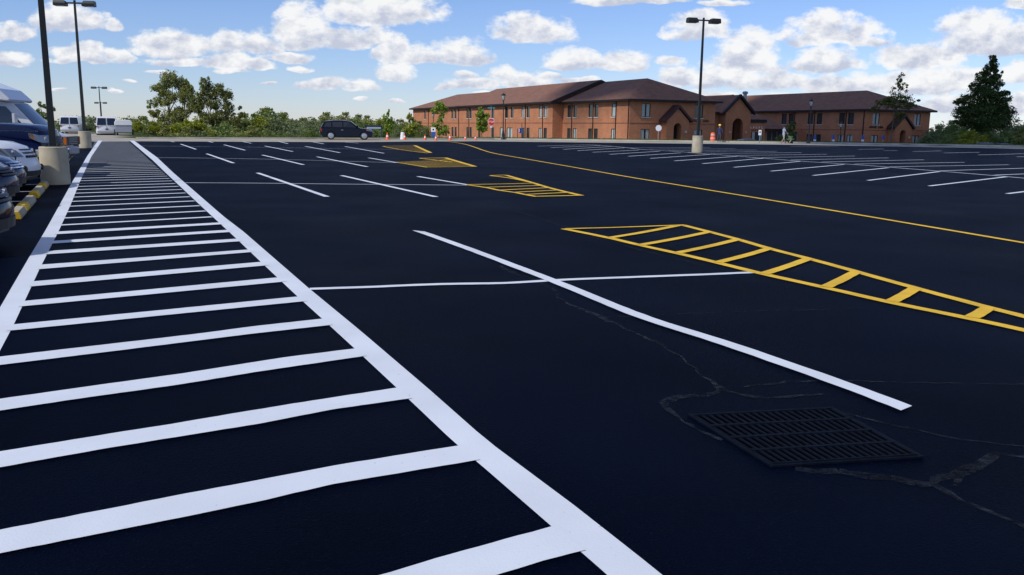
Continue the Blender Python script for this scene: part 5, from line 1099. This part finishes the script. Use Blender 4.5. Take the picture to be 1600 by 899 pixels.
# far woods that close the horizon
rg = np.random.default_rng(4); bl = []
for a in np.arange(-230, 250, 6.0):
    Yw = 215+rg.uniform(-8, 8); tz = np.interp(a, [-230, -60, 0, 90, 250], [3.6, 3.2, 2.6, 2.2, 2.4]); bl.append((a, Yw, -1.2+tz*.4, 5.5, 4, 2.4+rg.uniform(-.3, .7)))
wd_ = leaves('far_woods', bl, 90000, .42, L_mid, None, 9, sub=22, subr=.42); tag(wd_, kind='stuff')
# grass blades of the verge edge, one mass
n = 16000; gx = RNG.uniform(-37, 62, n); gy = np.array([verge(a) for a in gx])+RNG.uniform(.5, 9, n); gz = np.array([terrain(a, b) for a, b in zip(gx, gy)])
gm = MB(); hh = RNG.uniform(.05, .15, n); an = RNG.uniform(0, 3.14, n); lx = RNG.uniform(-.05, .05, n)
vs = []; fs = []
for i in range(n):
    c_, s__ = math.cos(an[i])*.035, math.sin(an[i])*.035; b_ = len(vs); vs += [(gx[i]-c_, gy[i]-s__, gz[i]-.01), (gx[i]+c_, gy[i]+s__, gz[i]-.01), (gx[i]+lx[i], gy[i], gz[i]+hh[i])]; fs.append((b_, b_+1, b_+2))
gm.v = vs; gm.f = fs; gm.m = [0]*n; tag(gm.build('verge_grass', leafmat('grass_blades', (.085, .105, .030)), recalc=False), kind='stuff')

# ------------------------------------------------------------------ people
def skin_body(name, J, E, mats, matfn, parent, lv=2):
    me = bpy.data.meshes.new(name); names = list(J); ix = {k: i for i, k in enumerate(names)}
    me.from_pydata([J[k][0] for k in names], [(ix[a], ix[b]) for a, b in E], []); o = bpy.data.objects.new(name, me); C.objects.link(o)
    o.modifiers.new('skin', 'SKIN'); 
    if not me.skin_vertices: 
        try: me.skin_vertices.new(name='')
        except Exception: me.attributes.new('skin', 'FLOAT', 'POINT')
    bpy.context.view_layer.update()
    sv = me.skin_vertices[0].data
    for k in names: r_ = J[k][1]; sv[ix[k]].radius = r_ if isinstance(r_, tuple) else (r_, r_); sv[ix[k]].use_root = (k == 'pelvis')
    s = o.modifiers.new('sub', 'SUBSURF'); s.levels = lv; s.render_levels = lv
    bpy.context.view_layer.update(); m2 = bpy.data.meshes.new_from_object(o.evaluated_get(bpy.context.evaluated_depsgraph_get())); bpy.data.objects.remove(o)
    m2.materials.clear()
    for q in mats: m2.materials.append(q)
    for p in m2.polygons: p.material_index = matfn(p.center); p.use_smooth = True
    q = bpy.data.objects.new(name, m2); C.objects.link(q); q.parent = parent; return q
skinm = mat('skin', (.42, .24, .16), rough=.6); hairm = mat('dark_hair', (.03, .02, .015), rough=.8)
def person(label, loc, rz, legs, arms, mats, hair, shorts=None):
    t = empty('person', loc, rz); tag(t, label, 'person')
    J = {'pelvis': ((0,0,.95), (.14,.11)), 'waist': ((0,0,1.08), (.135,.10)), 'chest': ((0,.01,1.30), (.17,.115)), 'neckb': ((0,0,1.46), (.085,.07)), 'neck': ((0,.01,1.53), .052), 'head': ((0,.02,1.63), (.075,.09)), 'crown': ((0,.02,1.72), (.068,.082))}
    E = [('pelvis','waist'),('waist','chest'),('chest','neckb'),('neckb','neck'),('neck','head'),('head','crown')]
    for s_, nm, (k, a, toe) in ((-1, 'l', legs[0]), (1, 'r', legs[1])):
        J['hip'+nm] = ((s_*.10, 0, .88), .095); J['knee'+nm] = ((s_*.11, k[0], k[1]), .062); J['ank'+nm] = ((s_*.11, a[0], a[1]), .042); J['toe'+nm] = ((s_*.13, a[0]+toe[0], a[1]+toe[1]), .035)
        E += [('pelvis','hip'+nm),('hip'+nm,'knee'+nm),('knee'+nm,'ank'+nm),('ank'+nm,'toe'+nm)]
    for s_, nm, (el, wr_) in ((-1, 'l', arms[0]), (1, 'r', arms[1])):
        J['sh'+nm] = ((s_*.19, 0, 1.42), .058); J['el'+nm] = (el, .042); J['wr'+nm] = (wr_, .028); d = (Vector(wr_)-Vector(el)).normalized(); pm = Vector(wr_)+d*.07; J['pa'+nm] = (tuple(pm), (.036, .018))
        E += [('chest','sh'+nm),('sh'+nm,'el'+nm),('el'+nm,'wr'+nm),('wr'+nm,'pa'+nm)]
        sd_ = d.orthogonal().normalized()
        for f in range(4): q = pm+d*(.075-.008*abs(f-1.3))+sd_*(.021*(f-1.5)); J['f%d%s' % (f, nm)] = (tuple(q), .009); E.append(('pa'+nm, 'f%d%s' % (f, nm)))
        q = Vector(wr_)+d*.07+sd_*.055; J['th'+nm] = (tuple(q), .010); E.append(('wr'+nm, 'th'+nm))
    b = skin_body('body', J, E, mats, shorts, t)
    fc = MB(); fc.lathe([(0, .012), (.012, .004), (.016, -.012)], 8, (0, .122, 1.645), 'Y'); fc.build('nose', skinm, t, smooth=True)
    for s_ in (-1, 1):
        e = MB(); e.lathe([(.0, .012), (.011, .006), (.012, 0)], 8, (s_*.032, .104, 1.672), 'Y'); e.build('eye', hairm, t)
        e = MB(); e.box(s_*.084-.01, s_*.084+.01, -.01, .03, 1.63, 1.69); e.build('ear', skinm, t, bevel=.006)
    m_ = MB(); m_.box(-.025, .025, .103, .112, 1.595, 1.603); m_.build('mouth', mat('lips', (.30, .10, .08)), t)
    hair(t); return t
def hat(t):
    h = MB(); h.lathe([(.165, 1.715), (.135, 1.72), (.13, 1.77), (.10, 1.83), (.04, 1.86), (0, 1.865)], 18, (0, .02, 0)); h.build('hard_hat', mat('hard_hat_yellow', (.85, .60, .08), rough=.35), t, smooth=True)
def shorthair(t):
    h = MB(); h.lathe([(.098, 1.655), (.105, 1.70), (.098, 1.76), (.06, 1.80), (0, 1.812)], 16, (0, .0, 0)); h.build('hair', hairm, t, smooth=True)
navy_c = mat('navy_work_shirt', (.02, .03, .09), rough=.9); jeans = mat('blue_trousers', (.035, .05, .09), rough=.9); shirt_c = mat('pale_blue_tee', (.42, .50, .62), rough=.9); khaki = mat('pale_shorts', (.46, .44, .40), rough=.9); shoe = mat('shoes', (.05, .045, .04), rough=.8)
def m_work(c): return 0 if c.z > 1.50 or (abs(c.x) > .22 and c.z < 1.02 and c.z > .5) else (1 if c.z > .98 else (3 if c.z < .09 else 2))
def m_walk(c): return 0 if c.z > 1.50 or (abs(c.x) > .20 and c.z < 1.25 and c.z > .6) or (.09 < c.z < .50) else (1 if c.z > .92 else (3 if c.z < .09 else 2))
x, y = xat(1121.5, 88.6), 88.6
person('worker in navy clothes and yellow hard hat standing before the brick archway', (x, y, terrain(x, y)-.02), R(150), (((.02,.50),(0,.08),(.13,-.04)), ((.03,.50),(-.02,.08),(.13,-.04))), (((-.30,.05,1.18), (-.36,.24,1.08)), ((.28,.04,1.16), (.20,.22,1.04))), [skinm, navy_c, jeans, shoe], hat, m_work)
x, y = xat(1222, 87.4), 87.4
walker = person('man in pale blue tee and light shorts striding in front of the dark shrub', (x, y, terrain(x, y)-.01), R(-75), (((.16,.50),(.30,.09),(.12,-.05)), ((-.02,.50),(-.30,.12),(.10,-.08))), (((-.27,.06,1.16), (-.24,.28,1.04)), ((.27,.06,1.16), (.24,.28,1.04))), [skinm, shirt_c, khaki, shoe], shorthair, m_walk)
x, y = xat(1233, 86.9), 86.9
t = empty('walk_behind_spreader', (x, y, terrain(x, y)), R(14)); tag(t, 'small green hopper cart on pale legs, pushed by the striding man', 'cart')
b = MB(); b.lathe([(.08, .42), (.26, .72), (.27, .76)], 14); b.build('hopper', mat('pale_green_hopper', (.12, .30, .10), rough=.5), t, smooth=True)
b = MB()
for s_ in (-1, 1): b.tube((0, s_*.16, .50), (s_*.26, s_*.16, .02), .03, n=6)
b.tube((.05, -.16, .50), (-.30, -.20, .02), .03, n=6); b.box(-.30, .30, -.2, .2, .44, .48); b.build('leg_frame', mat('pale_wood_frame', (.42,.38,.28)), t)
for s_ in (-1, 1):
    b = MB(); b.lathe([(.04, -.03), (.13, -.03), (.14, 0), (.13, .03), (.04, .03)], 16, (.02, s_*.24, .14), 'Y'); b.build('wheel', tyrem, t, smooth=True)
b = MB(); b.tube((-.1, 0, .5), (-.42, 0, 1.02), .015, n=6); b.tube((-.42, -.22, 1.02), (-.42, .22, 1.02), .015, n=6); b.build('handle', galv, t)

# ------------------------------------------------------------------ a real cloud high up behind the camera: its shade lies over the right-hand side
cm = mat('cloud_white', (.9, .9, .9), rough=1, spec=0)
def cloud(target, alt, radii, seed):
    k = alt/sd.z; c0 = Vector(target)+sd*k; rgc = random.Random(seed); bm = bmesh.new()
    for _ in range(26):
        p = Vector((rgc.gauss(0, .42)*radii[0], rgc.gauss(0, .42)*radii[1], abs(rgc.gauss(0, .3))*radii[2])); r_ = rgc.uniform(.30, .46)*min(radii[0], radii[1])
        bmesh.ops.create_icosphere(bm, subdivisions=3, radius=r_, matrix=Matrix.Translation(p) @ Matrix.Diagonal((1, 1, .6, 1)))
    me = bpy.data.meshes.new('cloud'); bm.to_mesh(me); bm.free(); me.materials.append(cm)
    for p in me.polygons: p.use_smooth = True
    o = bpy.data.objects.new('cloud', me); C.objects.link(o); o.location = c0; o.rotation_euler = (0, 0, AX); tag(o, 'white cumulus cloud high behind the viewer, shading the right side of the place', 'cloud', kind='structure'); return o
cloud((60, 114, 0), 420, (38, 34, 22), 3)
